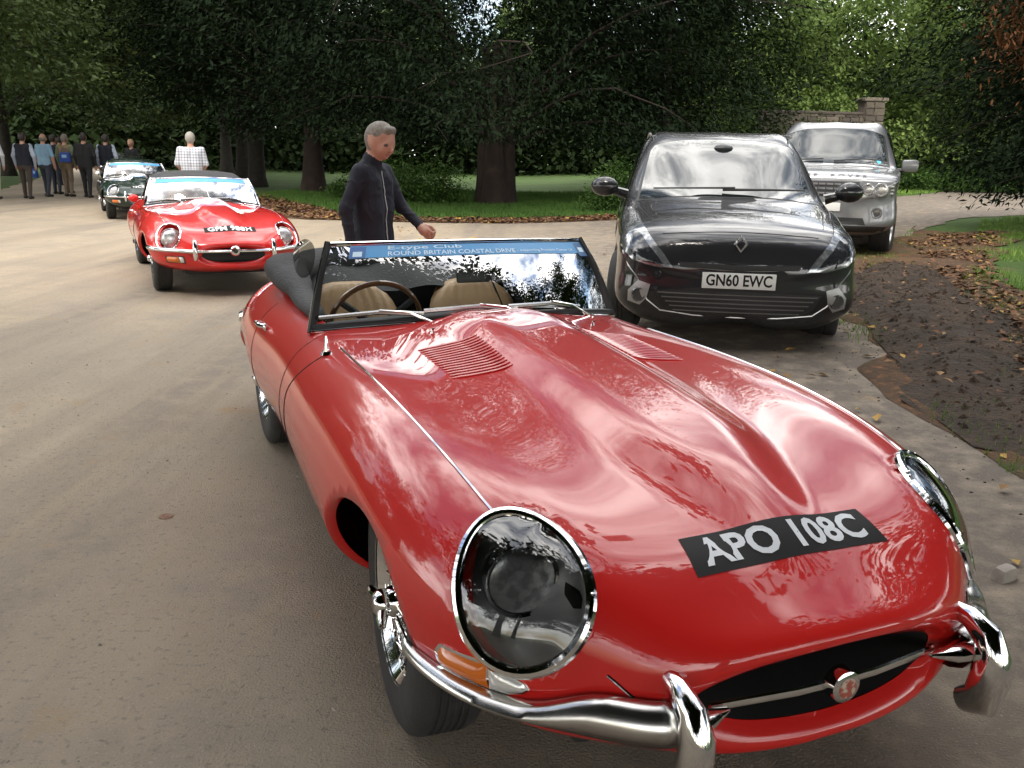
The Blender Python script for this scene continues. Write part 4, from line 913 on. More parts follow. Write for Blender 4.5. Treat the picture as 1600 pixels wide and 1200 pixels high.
while x < 3.35:
    w_ = random.uniform(.4, .6); o = MB().box((0, 0, 0), (w_*.98, .52, .09), bev=.02).build('coping_stone', SM[2], wl0); o.location = (x+w_/2, .26, 3.02+random.uniform(-.01, .01)); x += w_
o = MB().box((3.72, .26, 3.53), (.84, .74, .13), bev=.03).build('pillar_cap', SM[1], wl0)
# ================================================================ modern cars
CARGLASS = mat('car_glass', (.012, .016, .016), .02, 0, 0, 1.0)
def loft_car(ST, nt, nu, arches, wr, root, paint_m, halfw):
    P, us, ts = loft(ST, nt, nu); V, F = grid_body(P); kk = 2*nu-2
    b0 = BVHTree.FromPolygons([tuple(v) for v in V], [tuple(f) for f in F]+[tuple(range(kk)), tuple(range(len(V)-kk, len(V)))])
    for (ax, rr) in arches:
        for sd in (1, -1):
            V, F, _ = cut(V, F, (1, 0, 0), (0, 0, 1), ellipse(ax, wr, rr, rr, 56), lambda C, sd=sd: (C[:, 1]*sd > .5) & (C[:, 2] < wr+rr+.05), b0)
    Vc, Fc = compact(V, F); low = Vc[Fc].mean(1)[:, 2] < .235
    body = link(make_mesh('body', Vc, Fc, [paint_m, BLACK], sharp=0, mi=low.astype(int)), 'body', root)
    bm = bmesh.new(); bm.from_mesh(body.data)
    be = [e for e in bm.edges if e.is_boundary and all(abs(v.co.y) > .5 for v in e.verts)]
    r = bmesh.ops.extrude_edge_only(bm, edges=be)
    for g in r['geom']:
        if isinstance(g, bmesh.types.BMVert): g.co.y -= math.copysign(.06, g.co.y)
    for x_ in (max(v.co.x for v in bm.verts), min(v.co.x for v in bm.verts)):
        be = [e for e in bm.edges if e.is_boundary and all(abs(v.co.x-x_) < .03 and abs(v.co.y) < .8 for v in e.verts)]
        if be: bmesh.ops.contextual_create(bm, geom=be)
    bmesh.ops.recalc_face_normals(bm, faces=bm.faces)
    if sum(f.normal.z for f in bm.faces if f.calc_center_median().z > .9) < 0: bmesh.ops.reverse_faces(bm, faces=bm.faces[:])
    bm.to_mesh(body.data); bm.free(); body.data.polygons.foreach_set('use_smooth', [True]*len(body.data.polygons)); body.data.update()
    MB().box(((arches[0][0]+arches[1][0])/2, 0, .42), (abs(arches[1][0])+.3, 2*halfw-.75, .34)).build('chassis', DARKIN, root)
    return b0
def alloy_wheel(r, w, spokes, m):
    ri = r*.66; o = MB().lathe([(ri, -w*.45), (ri*.94, -w*.3), (ri*.92, w*.25), (ri, w*.42), (ri*1.02, w*.46), (ri*.97, w*.44), (ri*.88, w*.2), (ri*.86, -w*.3)], 40, axis='y', closed=True)
    for k in range(spokes):
        a = 2*math.pi*k/spokes; M = Matrix.Rotation(-a, 3, 'Y'); o.add([M @ Vector(v) for v in ((.03, w*.30, -.035), (.03, w*.30, .035), (ri*.93, w*.36, .022), (ri*.93, w*.36, -.022), (.03, w*.1, -.035), (.03, w*.1, .035), (ri*.93, w*.2, .022), (ri*.93, w*.2, -.022))], [(0, 1, 2, 3), (4, 7, 6, 5), (0, 3, 7, 4), (1, 5, 6, 2)])
    o.lathe([(0, w*.36), (.05, w*.34), (.07, w*.26), (.07, 0)], 20, axis='y'); o = o.build('wheel', m)
    t = [(ri, -w*.44), (ri*1.12, -w*.52), (r*.92, -w*.54), (r*.985, -w*.45), (r, -w*.3), (r, -w*.11), (r*.98, -w*.10), (r*.98, -w*.07), (r, -w*.06), (r, w*.06), (r*.98, w*.07), (r*.98, w*.10), (r, w*.11), (r, w*.3), (r*.985, w*.45), (r*.92, w*.54), (ri*1.12, w*.52), (ri, w*.44)]
    MB().lathe(t, 56, axis='y').build('tyre', RUBBER, o, sharp=50); MB().lathe([(0, -w*.1), (ri*.85, -w*.1)], 30, axis='y').build('brake_disc', mat('brake_disc', (.08, .075, .07), .5, .8), o); return o
def put_wheels(root, r, w, xs_, y, spokes, m, steer=0):
    w0 = alloy_wheel(r, w, spokes, m); first_ = True
    for x in xs_:
        for sd in (1, -1):
            o = w0 if first_ else copy_tree(w0, root); o.parent = root; first_ = False; o.location = (x, y*sd, r)
            o.rotation_euler = (Matrix.Rotation(steer if x == xs_[0] else 0, 4, 'Z') @ Matrix.Rotation(0 if sd > 0 else math.pi, 4, 'Z') @ Matrix.Rotation(random.random()*6, 4, 'Y')).to_euler()
def on(bv, root, name, m, poly, o, A, B, D, off=.003, sub=3, depth=.012, dome=0.0, mirror=False):
    V, F = patch(bv, poly, o, A, B, D, off, sub, depth, dome); r = MB().add(V, F).build(name, m, root, sharp=50)
    if mirror:
        mb = MB().add([(v[0], -v[1], v[2]) for v in V], [f[::-1] for f in F]); return r, mb.build(name, m, root, sharp=50)
    return r
FWD = dict(o=(0, 0, 0), A=(0, 1, 0), B=(0, 0, 1), D=(-1, 0, 0))
def line_on(bv, pts, D, r=.003):
    out = []
    D = Vector(D)
    for p in pts:
        h = bv.ray_cast(Vector(p)-D*1.5, D)
        if h[0] is not None: out.append(h[0])
    return MB().tube(out, r, 5, cap=False)
# ---------------------------------------------------------------- black people carrier
def mpv():
    root = empty('people_carrier', (1.63, 6.34, gzf(1.8, 7.2)-.005), R(-97)); tag(root, 'black people carrier with a diamond badge and plate reading GN60 EWC', 'car', 'modern cars parked by the verge')
    PB = paint('black_paint', (.010, .010, .012), (.012, .012, .014))
    ST = [
     [(0,0,.56),(0,.10,.56),(0,.20,.55),(-.002,.25,.53),(-.002,.26,.50),(-.002,.25,.46),(0,.18,.44),(0,0,.44)],
     [(-.015,0,.70),(-.02,.32,.695),(-.04,.56,.675),(-.07,.69,.62),(-.075,.71,.50),(-.07,.68,.36),(-.05,.48,.27),(-.03,0,.25)],
     [(-.055,0,.80),(-.06,.34,.792),(-.10,.63,.77),(-.165,.815,.68),(-.175,.835,.50),(-.165,.81,.31),(-.12,.62,.215),(-.10,0,.20)],
     [(-.15,0,.875),(-.16,.37,.868),(-.22,.69,.85),(-.34,.868,.72),(-.36,.89,.50),(-.34,.865,.30),(-.28,.72,.2),(-.25,0,.19)],
     [(-.5,0,.975),(-.51,.40,.963),(-.55,.71,.93),(-.63,.875,.78),(-.66,.905,.52),(-.64,.875,.31),(-.6,.74,.19),(-.55,0,.19)],
     [(-.98,0,1.055),(-.99,.42,1.045),(-1.0,.74,1.00),(-1.0,.885,.85),(-1.0,.918,.55),(-1.0,.885,.31),(-1.0,.76,.19),(-1,0,.19)],
     [(-1.22,0,1.165),(-1.25,.42,1.15),(-1.33,.715,1.08),(-1.32,.875,.93),(-1.3,.922,.6),(-1.3,.89,.32),(-1.3,.77,.19),(-1.3,0,.19)],
     [(-1.62,0,1.385),(-1.65,.44,1.372),(-1.72,.70,1.30),(-1.66,.86,.98),(-1.65,.922,.61),(-1.65,.89,.32),(-1.65,.77,.19),(-1.65,0,.19)],
     [(-2.02,0,1.57),(-2.04,.44,1.562),(-2.10,.665,1.51),(-2.0,.845,1.02),(-2,.922,.62),(-2,.89,.33),(-2,.77,.19),(-2,0,.19)],
     [(-2.6,0,1.645),(-2.6,.44,1.638),(-2.6,.655,1.585),(-2.6,.84,1.06),(-2.6,.922,.65),(-2.6,.89,.33),(-2.6,.77,.19),(-2.6,0,.19)],
     [(-3.6,0,1.64),(-3.6,.43,1.63),(-3.6,.64,1.58),(-3.6,.83,1.08),(-3.6,.915,.67),(-3.6,.885,.34),(-3.6,.76,.2),(-3.6,0,.2)],
     [(-4.3,0,1.54),(-4.3,.37,1.53),(-4.3,.56,1.46),(-4.3,.79,1.06),(-4.3,.87,.68),(-4.3,.84,.38),(-4.3,.7,.26),(-4.3,0,.26)],
     [(-4.52,0,1.15),(-4.52,.25,1.14),(-4.52,.42,1.1),(-4.52,.58,.95),(-4.52,.62,.66),(-4.52,.6,.45),(-4.52,.45,.36),(-4.52,0,.35)]]
    bv = loft_car(ST, 220, 64, ((-.86, .37), (-3.63, .36)), .325, root, PB, .92)
    put_wheels(root, .325, .215, (-.86, -3.63), .80, 9, mat('alloy_grey', (.32, .32, .33), .3, .9), R(-9))
    # glass
    up = Vector((-.885, 0, .465)); nn = Vector((.465, 0, .885)); o = Vector((-1.10, 0, 1.10))
    ws = [(-.735, .06), (-.60, .0), (-.3, -.035), (0, -.045), (.3, -.035), (.60, .0), (.735, .06), (.70, .42), (.64, .88), (.60, .955), (.3, .985), (0, .99), (-.3, .985), (-.60, .955), (-.64, .88), (-.70, .42)]
    g = on(bv, root, 'windscreen', CARGLASS, ws, o, (0, 1, 0), up, -nn, .004, 3, .01)
    bz = [(p[0]*1.035, p[1]*1.03-.012) for p in ws]; on(bv, root, 'screen_surround', BLACK, bz, o, (0, 1, 0), up, -nn, .0015, 3, .004)
    MB().tube([o+up*.03+nn*.03+Vector((0, -.05, 0)), o+up*.02+nn*.045+Vector((0, .32, 0)), o+up*.05+nn*.03+Vector((0, .62, 0))], [.012, .01, .006], 6).tube([o+up*.02+nn*.035+Vector((0, -.62, 0)), o+up*.04+nn*.045+Vector((0, .05, 0))], [.006, .009], 6).build('wiper', BLACK, root)
    mc = o+up*.80-nn*.0; MB().ball(mc+nn*.012, (.05, .085, .035), 12).build('rain_sensor', mat('sensor_grey', (.06, .065, .065), .4), root)
    for sd in (1, -1):
        for pl in ([(-1.62, 1.04), (-2.52, 1.08), (-2.52, 1.50), (-2.2, 1.45)], [(-2.60, 1.08), (-3.5, 1.12), (-3.5, 1.50), (-2.60, 1.51)]):
            V, F = patch(bv, pl, (0, 0, 0), (1, 0, 0), (0, 0, 1), (0, -sd, 0), .004, 3, .0); MB().add(V, F).build('side_window', CARGLASS, root)
        MB().tube([(x, sd*(.645 if x > -3 else .635), 1.618 - .05*((x+3)/1.0)**4) for x in np.linspace(-2.15, -3.9, 14)], .011, 6).build('roof_rail', mat('satin_alloy', (.5, .5, .5), .35, 1), root)
        # mirrors
        c = Vector((-1.40, sd*1.035, 1.135)); m_ = MB().ball(c, (.075, .125, .085), 16, Matrix.Rotation(R(14*sd), 3, 'Z')); m_.tube([c+Vector((.0, -sd*.08, -.03)), Vector((-1.42, sd*.84, 1.07))], [.035, .045], 8); m_.build('door_mirror', PB, root)
        # lamps
        hl = [(.48, .61), (.62, .615), (.77, .65), (.855, .73), (.875, .84), (.85, .965), (.80, .985), (.745, .945), (.645, .815), (.545, .70)]
        hl = [(y*sd, z) for y, z in hl]
        if sd < 0: hl = hl[::-1]
        rim = on(bv, root, 'headlamp', mat('lamp_chrome_edge', (.22, .22, .22), .3, .8), [(sd*.69+(y-sd*.69)*1.02, .79+(z-.79)*1.02) for y, z in hl], (0, 0, 0), (0, 1, 0), (0, 0, 1), (-1, 0, 0), .003, 3, .01)
        on(bv, rim, 'lamp_lens', mat('lamp_lens', (.17, .18, .19), .08, .5, 1.0, noise=(16, (.36, .38, .39), .5, .66)), hl, (0, 0, 0), (0, 1, 0), (0, 0, 1), (-1, 0, 0), .010, 3, .01)
        ins = [(sd*.675+(y-sd*.69)*.62, .725+(z-.78)*.58) for y, z in hl]; on(bv, rim, 'lamp_inset', mat('lamp_dark', (.02, .022, .025), .06, 0, 1), ins, (0, 0, 0), (0, 1, 0), (0, 0, 1), (-1, 0, 0), .013, 3, .004)
        for k in range(3):
            line_on(bv, [(0, sd*(.70+.035*k+.05*q), .80+.055*k*.6+.10*q) for q in np.linspace(0, 1, 7)], (-1, 0, 0), .009).build('lamp_strip', mat('lamp_strip', (.75, .75, .75), .2, .6), rim)
        line_on(bv, [(0, sd*(.535+.22*q), .645+.045*q*q) for q in np.linspace(0, 1, 9)], (-1, 0, 0), .006).build('lamp_strip', MATS['lamp_strip'], rim)
        fg = [(sd*.63, .475), (sd*.72, .50), (sd*.79, .42), (sd*.79, .34), (sd*.70, .315), (sd*.655, .37)]
        if sd < 0: fg = fg[::-1]
        f_ = on(bv, root, 'fog_lamp_surround', mat('fog_silver', (.38, .38, .38), .35, .6), fg, (0, 0, 0), (0, 1, 0), (0, 0, 1), (-1, 0, 0), .005, 3, .01)
        h = bv.ray_cast(Vector((1, sd*.715, .395)), Vector((-1, 0, 0)))[0]
        MB().lathe([(.0, .012), (.04, .012), (.048, .022), (.055, .006)], 20, c=h, axis='x').build('fog_lamp', mat('fog_glass', (.05, .05, .05), .1, 0, 1), f_)
        # chrome line running down the bumper corner
        line_on(bv, [(0, sd*y, z) for y, z in ((.845, .70), (.80, .60), (.73, .52), (.65, .36), (.55, .285), (.3, .262), (0, .256))], (-1, 0, 0), .006).build('bumper_trim', MATS['satin_alloy'], root)
    gr = [(-.60, .44), (-.55, .33), (-.46, .285), (0, .268), (.46, .285), (.55, .33), (.60, .44), (0, .452)]
    g = on(bv, root, 'lower_grille', mat('grille_black', (.008, .008, .008), .6), gr, off=.004, sub=4, depth=.01, **FWD)
    for k in range(5):
        z = .425-.032*k; w_ = .575-.03*k; line_on(bv, [(0, y, z) for y in np.linspace(-w_, w_, 25)], (-1, 0, 0), .0065).build('grille_bar', mat('bar_grey', (.22, .22, .22), .3, .8), g)
    on(bv, root, 'upper_slot', MATS['grille_black'], [(-.44, .655), (-.42, .615), (0, .602), (.42, .615), (.44, .655), (0, .64)], off=.004, sub=4, depth=.0, **FWD)
    line_on(bv, [(0, y, .606+.03*(abs(y)/.44)**3) for y in np.linspace(-.44, .44, 21)], (-1, 0, 0), .004).build('slot_trim', MATS['satin_alloy'], root)
    line_on(bv, [(0, y, .868-.03*(y/.6)**2) for y in np.linspace(-.56, .56, 25)], (-1, 0, 0), .0035).build('bonnet_line', DARKIN, root)
    for sd in (1, -1): line_on(bv, [(x, sd*(.60+.14*((-.2-x)/.8)), 2) for x in np.linspace(-.30, -1.0, 14)], (0, 0, -1), .003).build('bonnet_line', DARKIN, root)
    # number plate
    px = bv.ray_cast(Vector((1, 0, .53)), Vector((-1, 0, 0)))[0].x+.012
    pl = MB().box((px, 0, .53), (.012, .525, .115), bev=.004).build('number_plate', mat('plate_white', (.62, .62, .60), .45), root)
    V, F = text_mesh('GN60 EWC', .125, .0028, spacing=1.0); k = .235/max(abs(v.x) for v in V)
    MB().add([(px+.0075, v.x*k, .53+v.y*.92) for v in V], F).build('lettering', PLATEB, pl, smooth=False, fix=False)
    # diamond badge
    hx = bv.ray_cast(Vector((1, 0, .79)), Vector((-1, 0, 0)))[0].x
    dm = MB(); pr = []
    for (k, d) in ((1.0, .0), (.86, .022), (.62, .022), (.50, .0)):
        pr.append([Vector((hx+.006+d, y*k, .79+z*k)) for y, z in ((0, .068), (.053, 0), (0, -.068), (-.053, 0), (0, .068))])
    dm.grid(pr).build('badge', CHROME, root, smooth=False)
    return root
# ---------------------------------------------------------------- silver off-roader
def suv():
    root = empty('off_roader', (4.12, 12.1, gzf(5.0, 12.6)-.005), R(-112)); tag(root, 'silver off-roader with a boxy upright cabin parked behind the black car', 'car', 'modern cars parked by the verge')
    PS = mat('silver_paint', (.20, .205, .215), .38, .7, 1.0, noise=(1.5, (.17, .175, .185), .4, .7))
    tl = lambda x, a, b: [(x, *a[0]), (x, *a[1])]
    ST = [
     [(0,0,.72),(0,.15,.72),(0,.30,.71),(0,.36,.68),(0,.37,.60),(0,.36,.50),(0,.28,.47),(0,0,.47)],
     [(-.015,0,.96),(-.015,.4,.958),(-.03,.74,.94),(-.07,.82,.86),(-.08,.83,.62),(-.06,.80,.43),(-.04,.6,.36),(-.03,0,.35)],
     [(-.05,0,1.07),(-.05,.45,1.065),(-.08,.83,1.035),(-.15,.925,.93),(-.17,.94,.64),(-.15,.91,.41),(-.13,.7,.32),(-.1,0,.31)],
     [(-.20,0,1.125),(-.20,.48,1.12),(-.22,.86,1.09),(-.33,.955,.97),(-.35,.965,.66),(-.33,.94,.43),(-.3,.75,.31),(-.25,0,.30)],
     [(-.7,0,1.165),(-.7,.49,1.16),(-.7,.865,1.13),(-.75,.962,1.01),(-.75,.972,.67),(-.75,.95,.43),(-.7,.77,.31),(-.7,0,.30)],
     [(-1.28,0,1.20),(-1.28,.50,1.195),(-1.28,.865,1.16),(-1.2,.965,1.04),(-1.2,.975,.68),(-1.2,.95,.43),(-1.2,.78,.31),(-1.2,0,.30)],
     [(-1.47,0,1.28),(-1.49,.48,1.27),(-1.54,.80,1.21),(-1.5,.955,1.08),(-1.5,.977,.7),(-1.5,.95,.43),(-1.5,.78,.31),(-1.5,0,.30)],
     [(-1.78,0,1.55),(-1.80,.46,1.54),(-1.86,.74,1.48),(-1.76,.945,1.10),(-1.75,.978,.71),(-1.75,.95,.43),(-1.75,.78,.31),(-1.75,0,.30)],
     [(-2.06,0,1.78),(-2.08,.45,1.77),(-2.14,.69,1.715),(-2.0,.935,1.12),(-2,.978,.72),(-2,.95,.43),(-2,.78,.31),(-2,0,.30)],
     [(-2.5,0,1.858),(-2.5,.45,1.85),(-2.5,.70,1.79),(-2.5,.93,1.14),(-2.5,.978,.72),(-2.5,.95,.43),(-2.5,.78,.31),(-2.5,0,.3)],
     [(-4.3,0,1.85),(-4.3,.44,1.84),(-4.3,.68,1.78),(-4.3,.905,1.14),(-4.3,.965,.72),(-4.3,.94,.44),(-4.3,.77,.32),(-4.3,0,.32)],
     [(-4.8,0,1.66),(-4.8,.42,1.65),(-4.8,.64,1.58),(-4.8,.86,1.1),(-4.8,.92,.72),(-4.8,.9,.47),(-4.8,.7,.39),(-4.8,0,.38)],
     [(-4.95,0,1.1),(-4.95,.3,1.1),(-4.95,.5,1.08),(-4.95,.66,.95),(-4.95,.7,.72),(-4.95,.68,.55),(-4.95,.5,.48),(-4.95,0,.47)]]
    bv = loft_car(ST, 220, 64, ((-.88, .42), (-3.76, .41)), .37, root, PS, .97)
    put_wheels(root, .372, .25, (-.88, -3.76), .83, 7, mat('alloy_bright', (.5, .5, .51), .28, .9), R(-6))
    up = Vector((-.59, 0, .51)).normalized(); nn = Vector((.51, 0, .59)).normalized(); o = Vector((-1.44, 0, 1.25))
    ws = [(-.80, .03), (-.4, -.02), (0, -.03), (.4, -.02), (.80, .03), (.745, .38), (.68, .70), (.4, .745), (0, .75), (-.4, .745), (-.68, .70), (-.745, .38)]
    on(bv, root, 'screen_surround', BLACK, [(p[0]*1.04, p[1]*1.04-.012) for p in ws], o, (0, 1, 0), up, -nn, .002, 3, .004)
    g = on(bv, root, 'windscreen', CARGLASS, ws, o, (0, 1, 0), up, -nn, .005, 3, .01)
    c = o+up*.08+Vector((0, .66, 0)); h = bv.ray_cast(c+nn, -nn)[0]; Q = nn.to_track_quat('Z', 'Y').to_matrix()
    t = MB().lathe([(0, 0), (.042, 0)], 20); t.V = [tuple(Q @ Vector(v)+h+nn*.008) for v in t.V]; t.build('tax_disc', mat('disc_blue', (.05, .35, .55), .5), g)
    MB().tube([o+up*.0+nn*.03+Vector((0, .05, 0)), o+up*.03+nn*.05+Vector((0, .45, 0)), o+up*.02+nn*.03+Vector((0, .74, 0))], .009, 6).tube([o+nn*.03+Vector((0, -.6, 0)), o+up*.03+nn*.04+Vector((0, -.1, 0))], .009, 6).build('wiper', BLACK, root)
    for sd in (1, -1):
        for pl in ([(-1.72, 1.17), (-2.68, 1.19), (-2.68, 1.70), (-2.18, 1.69), (-1.98, 1.50)], [(-2.76, 1.19), (-3.62, 1.20), (-3.62, 1.69), (-2.76, 1.70)], [(-3.70, 1.20), (-4.55, 1.22), (-4.45, 1.62), (-3.70, 1.69)]):
            V, F = patch(bv, pl, (0, 0, 0), (1, 0, 0), (0, 0, 1), (0, -sd, 0), .004, 3, .0); MB().add(V, F).build('side_window', CARGLASS, root)
        line_on(bv, [(-2.72, sd, z) for z in np.linspace(1.15, .45, 12)], (0, -sd, 0), .003).build('door_line', DARKIN, root)
        line_on(bv, [(-1.55-.1*(z-.4), sd, z) for z in np.linspace(1.12, .45, 12)], (0, -sd, 0), .003).build('door_line', DARKIN, root)
        line_on(bv, [(x, sd, .60) for x in np.linspace(-1.4, -3.2, 20)], (0, -sd, 0), .012).build('side_moulding', BLACK, root)
        c = Vector((-1.62, sd*1.10, 1.22)); mm = MB().box(c, (.11, .23, .17), Matrix.Rotation(R(8*sd), 3, 'Z'), bev=.045).build('door_mirror', PS, root); MB().tube([c+Vector((0, -sd*.06, -.06)), Vector((-1.66, sd*.93, 1.14))], [.03, .04], 8).build('mirror_arm', BLACK, mm)
        hl = [(.50, .80), (.90, .815), (.925, .90), (.905, 1.005), (.50, 1.01)]; hl = [(y*sd, z) for y, z in hl]
        if sd < 0: hl = hl[::-1]
        L = on(bv, root, 'headlamp', mat('suv_lamp', (.24, .25, .26), .08, .4, 1), hl, (0, 0, 0), (0, 1, 0), (0, 0, 1), (-1, 0, 0), .006, 3, .01)
        for yy, rr in ((.585, .075), (.745, .088)):
            h = bv.ray_cast(Vector((1, sd*yy, .905)), Vector((-1, 0, 0)))[0]; MB().lathe([(0, .014), (rr*.5, .018), (rr*.75, .012), (rr*.8, .02), (rr, .018), (rr*1.05, .0)], 24, c=h, axis='x').build('lamp_ring', mat('lamp_silver', (.6, .6, .6), .18, .8), L)
        for zz in (.86, .905, .95): h = bv.ray_cast(Vector((1, sd*.875, zz)), Vector((-1, 0, 0)))[0]; MB().box(h+Vector((.008, 0, 0)), (.02, .05, .03), bev=.006).build('lamp_block', MATS['lamp_silver'], L)
        h = bv.ray_cast(Vector((1, sd*.72, .60)), Vector((-1, 0, 0)))[0]
        f_ = MB().lathe([(.045, .004), (.055, .014), (.072, .014), (.078, -.01)], 24, c=h, axis='x').build('fog_lamp', mat('fog_ring', (.10, .10, .10), .4), root); MB().lathe([(0, .012), (.05, .008)], 20, c=h, axis='x').build('fog_lens', MATS['fog_glass'], f_)
    g = on(bv, root, 'grille', mat('suv_grille', (.05, .05, .052), .4, .3), [(-.47, .80), (.47, .80), (.47, 1.0), (-.47, 1.0)], off=.004, sub=4, depth=.01, **FWD)
    for k in range(3):
        for j in range(9):
            y = -.40+.10*j; h = bv.ray_cast(Vector((1, y, .84+.06*k)), Vector((-1, 0, 0)))[0]; MB().box(h+Vector((.008, 0, 0)), (.02, .085, .028), bev=.006).build('grille_bar', mat('suv_bar', (.30, .30, .31), .3, .8), g)
    on(bv, root, 'lower_intake', MATS['grille_black'], [(-.60, .44), (.60, .44), (.56, .53), (-.56, .53)], off=.004, sub=4, depth=.0, **FWD)
    on(bv, root, 'skid_plate', BLACK, [(-.82, .34), (.82, .34), (.86, .425), (-.86, .425)], off=.004, sub=4, depth=.0, **FWD)
    px = bv.ray_cast(Vector((1, 0, .66)), Vector((-1, 0, 0)))[0].x+.012
    pl = MB().box((px, 0, .665), (.012, .52, .111), bev=.004).build('number_plate', MATS['plate_white'], root)
    line_on(bv, [(0, y, 1.035) for y in np.linspace(-.88, .88, 30)], (-1, 0, 0), .004).build('bonnet_line', DARKIN, root)
    V, F = text_mesh('RANGE  ROVER', .075, .0016, spacing=1.75); W = []
    k = .56/max(abs(v.x) for v in V); N1 = Vector((.8, 0, .6)).normalized(); A = Vector((0, 1, 0)); B = N1.cross(A); o = Vector((-.045, 0, 1.075))
    for v in V:
        h = bv.ray_cast(o+A*v.x*k+B*v.y*1.1+N1*.4, -N1); W.append(h[0]+N1*.006)
    MB().add(W, F).build('lettering', mat('letter_dark', (.10, .10, .105), .3, .8), root, smooth=False, fix=False)
    MB().tube([(-2.6, .2, 1.855), (-2.62, .2, 1.87)], .03, 8).build('aerial_base', BLACK, root)
    return root
# ================================================================ people (signed-distance bodies, one skin each)
def surface_nets(f, org, h):
    s = f < 0; nx, ny, nz = f.shape; cs = [(i, j, k) for i in (0, 1) for j in (0, 1) for k in (0, 1)]
    sl = lambda a, c: a[c[0]:nx-1+c[0], c[1]:ny-1+c[1], c[2]:nz-1+c[2]]
    cnt = sum(sl(s, c).astype(np.int8) for c in cs); act = (cnt > 0) & (cnt < 8); idx = np.full(act.shape, -1); idx[act] = np.arange(act.sum()); ii = np.argwhere(act)
    acc = np.zeros((len(ii), 3)); n = np.zeros(len(ii)); val = {c: f[ii[:, 0]+c[0], ii[:, 1]+c[1], ii[:, 2]+c[2]] for c in cs}
    for a in cs:
        for ax in range(3):
            if a[ax]: continue
            b = tuple(a[q]+(q == ax) for q in range(3)); va, vb = val[a], val[b]; x = (va < 0) != (vb < 0); t = np.where(x, va/np.where(x, va-vb, 1), 0)
            p = np.array(a)+t[:, None]*(np.array(b)-np.array(a)); acc[x] += p[x]; n[x] += 1
    V = (acc/n[:, None]+ii)*h+org; Fs = []
    for ax in range(3):
        u, w = (ax+1) % 3, (ax+2) % 3; S0 = np.swapaxes
        lo = [slice(1, -1)]*3; lo[ax] = slice(0, -1); hi = [slice(1, -1)]*3; hi[ax] = slice(1, None)
        a, b = s[tuple(lo)], s[tuple(hi)]; e = np.argwhere(a != b); base = e.copy(); base[:, u] += 1; base[:, w] += 1; flip = a[tuple(e.T)]
        def cell(du, dw):
            c = base.copy(); c[:, u] += du; c[:, w] += dw; return idx[c[:, 0], c[:, 1], c[:, 2]]
        q = np.stack([cell(-1, -1), cell(0, -1), cell(0, 0), cell(-1, 0)], 1); q[~flip] = q[~flip][:, ::-1]; Fs.append(q)
    F = np.concatenate(Fs); return V, F[(F >= 0).all(1)]
def sdf_mesh(prims, h, k=.03):
    """prims: (kind, params..., material index). kinds: cone a b ra rb | ell c r (yaw)"""
    lo = np.full(3, 9.); hi = np.full(3, -9.)
    for p in prims:
        if p[0] == 'cone': a, b, m = np.array(p[1]), np.array(p[2]), max(p[3], p[4])
        else: a = b = np.array(p[1]); m = max(p[2])
        lo = np.minimum(lo, np.minimum(a, b)-m); hi = np.maximum(hi, np.maximum(a, b)+m)
    lo -= 4*h; hi += 4*h; n = np.ceil((hi-lo)/h).astype(int)+1; f = np.full(n, 1.0, np.float32); mi = np.zeros(n, np.int8); best = np.full(n, 9., np.float32)
    for p in prims:
        kk = p[-2] if isinstance(p[-1], int) and len(p) > (6 if p[0] == 'cone' else 5) else k
        if p[0] == 'cone': a, b, ra, rb = np.array(p[1], float), np.array(p[2], float), p[3], p[4]; mm = max(ra, rb)
        else: a = b = np.array(p[1], float); mm = max(p[2])
        pad = mm+.12; i0 = np.maximum(0, np.floor((np.minimum(a, b)-pad-lo)/h).astype(int)); i1 = np.minimum(n, np.ceil((np.maximum(a, b)+pad-lo)/h).astype(int)+1)
        g = [lo[q]+h*np.arange(i0[q], i1[q]) for q in range(3)]; X, Y, Z = np.meshgrid(*g, indexing='ij')
        if p[0] == 'cone':
            d = b-a; L2 = max(d@d, 1e-9); t = np.clip(((X-a[0])*d[0]+(Y-a[1])*d[1]+(Z-a[2])*d[2])/L2, 0, 1)
            D = np.sqrt((X-a[0]-t*d[0])**2+(Y-a[1]-t*d[1])**2+(Z-a[2]-t*d[2])**2)-(ra+(rb-ra)*t)
        else:
            r_ = p[2]; D = (np.sqrt(((X-a[0])/r_[0])**2+((Y-a[1])/r_[1])**2+((Z-a[2])/r_[2])**2)-1)*min(r_)
        sl = tuple(slice(i0[q], i1[q]) for q in range(3)); cur = f[sl]; hh = np.maximum(kk-np.abs(cur-D), 0)/kk
        nb = D < best[sl]; best[sl] = np.where(nb, D, best[sl]); mi[sl] = np.where(nb, p[-1], mi[sl]); f[sl] = np.minimum(cur, D)-hh*hh*kk*.25
    V, F = surface_nets(f, lo, h); c = V[F].mean(1); ix = np.clip(np.round((c-lo)/h).astype(int), 0, n-1)
    return V, F, mi[ix[:, 0], ix[:, 1], ix[:, 2]]
SKIN = mat('skin', (.46, .25, .18), .5, noise=(20, (.40, .20, .14), .4, .7)); HAIRG = mat('grey_hair', (.20, .175, .145), .7, noise=(60, (.10, .088, .075), .4, .7)); HAIRD = mat('dark_hair', (.03, .022, .018), .6)
def cloth(name, c): return mat('cloth_'+name, c, .85, noise=(4, tuple(v*.75 for v in c), .4, .7), bump=(25, .5))
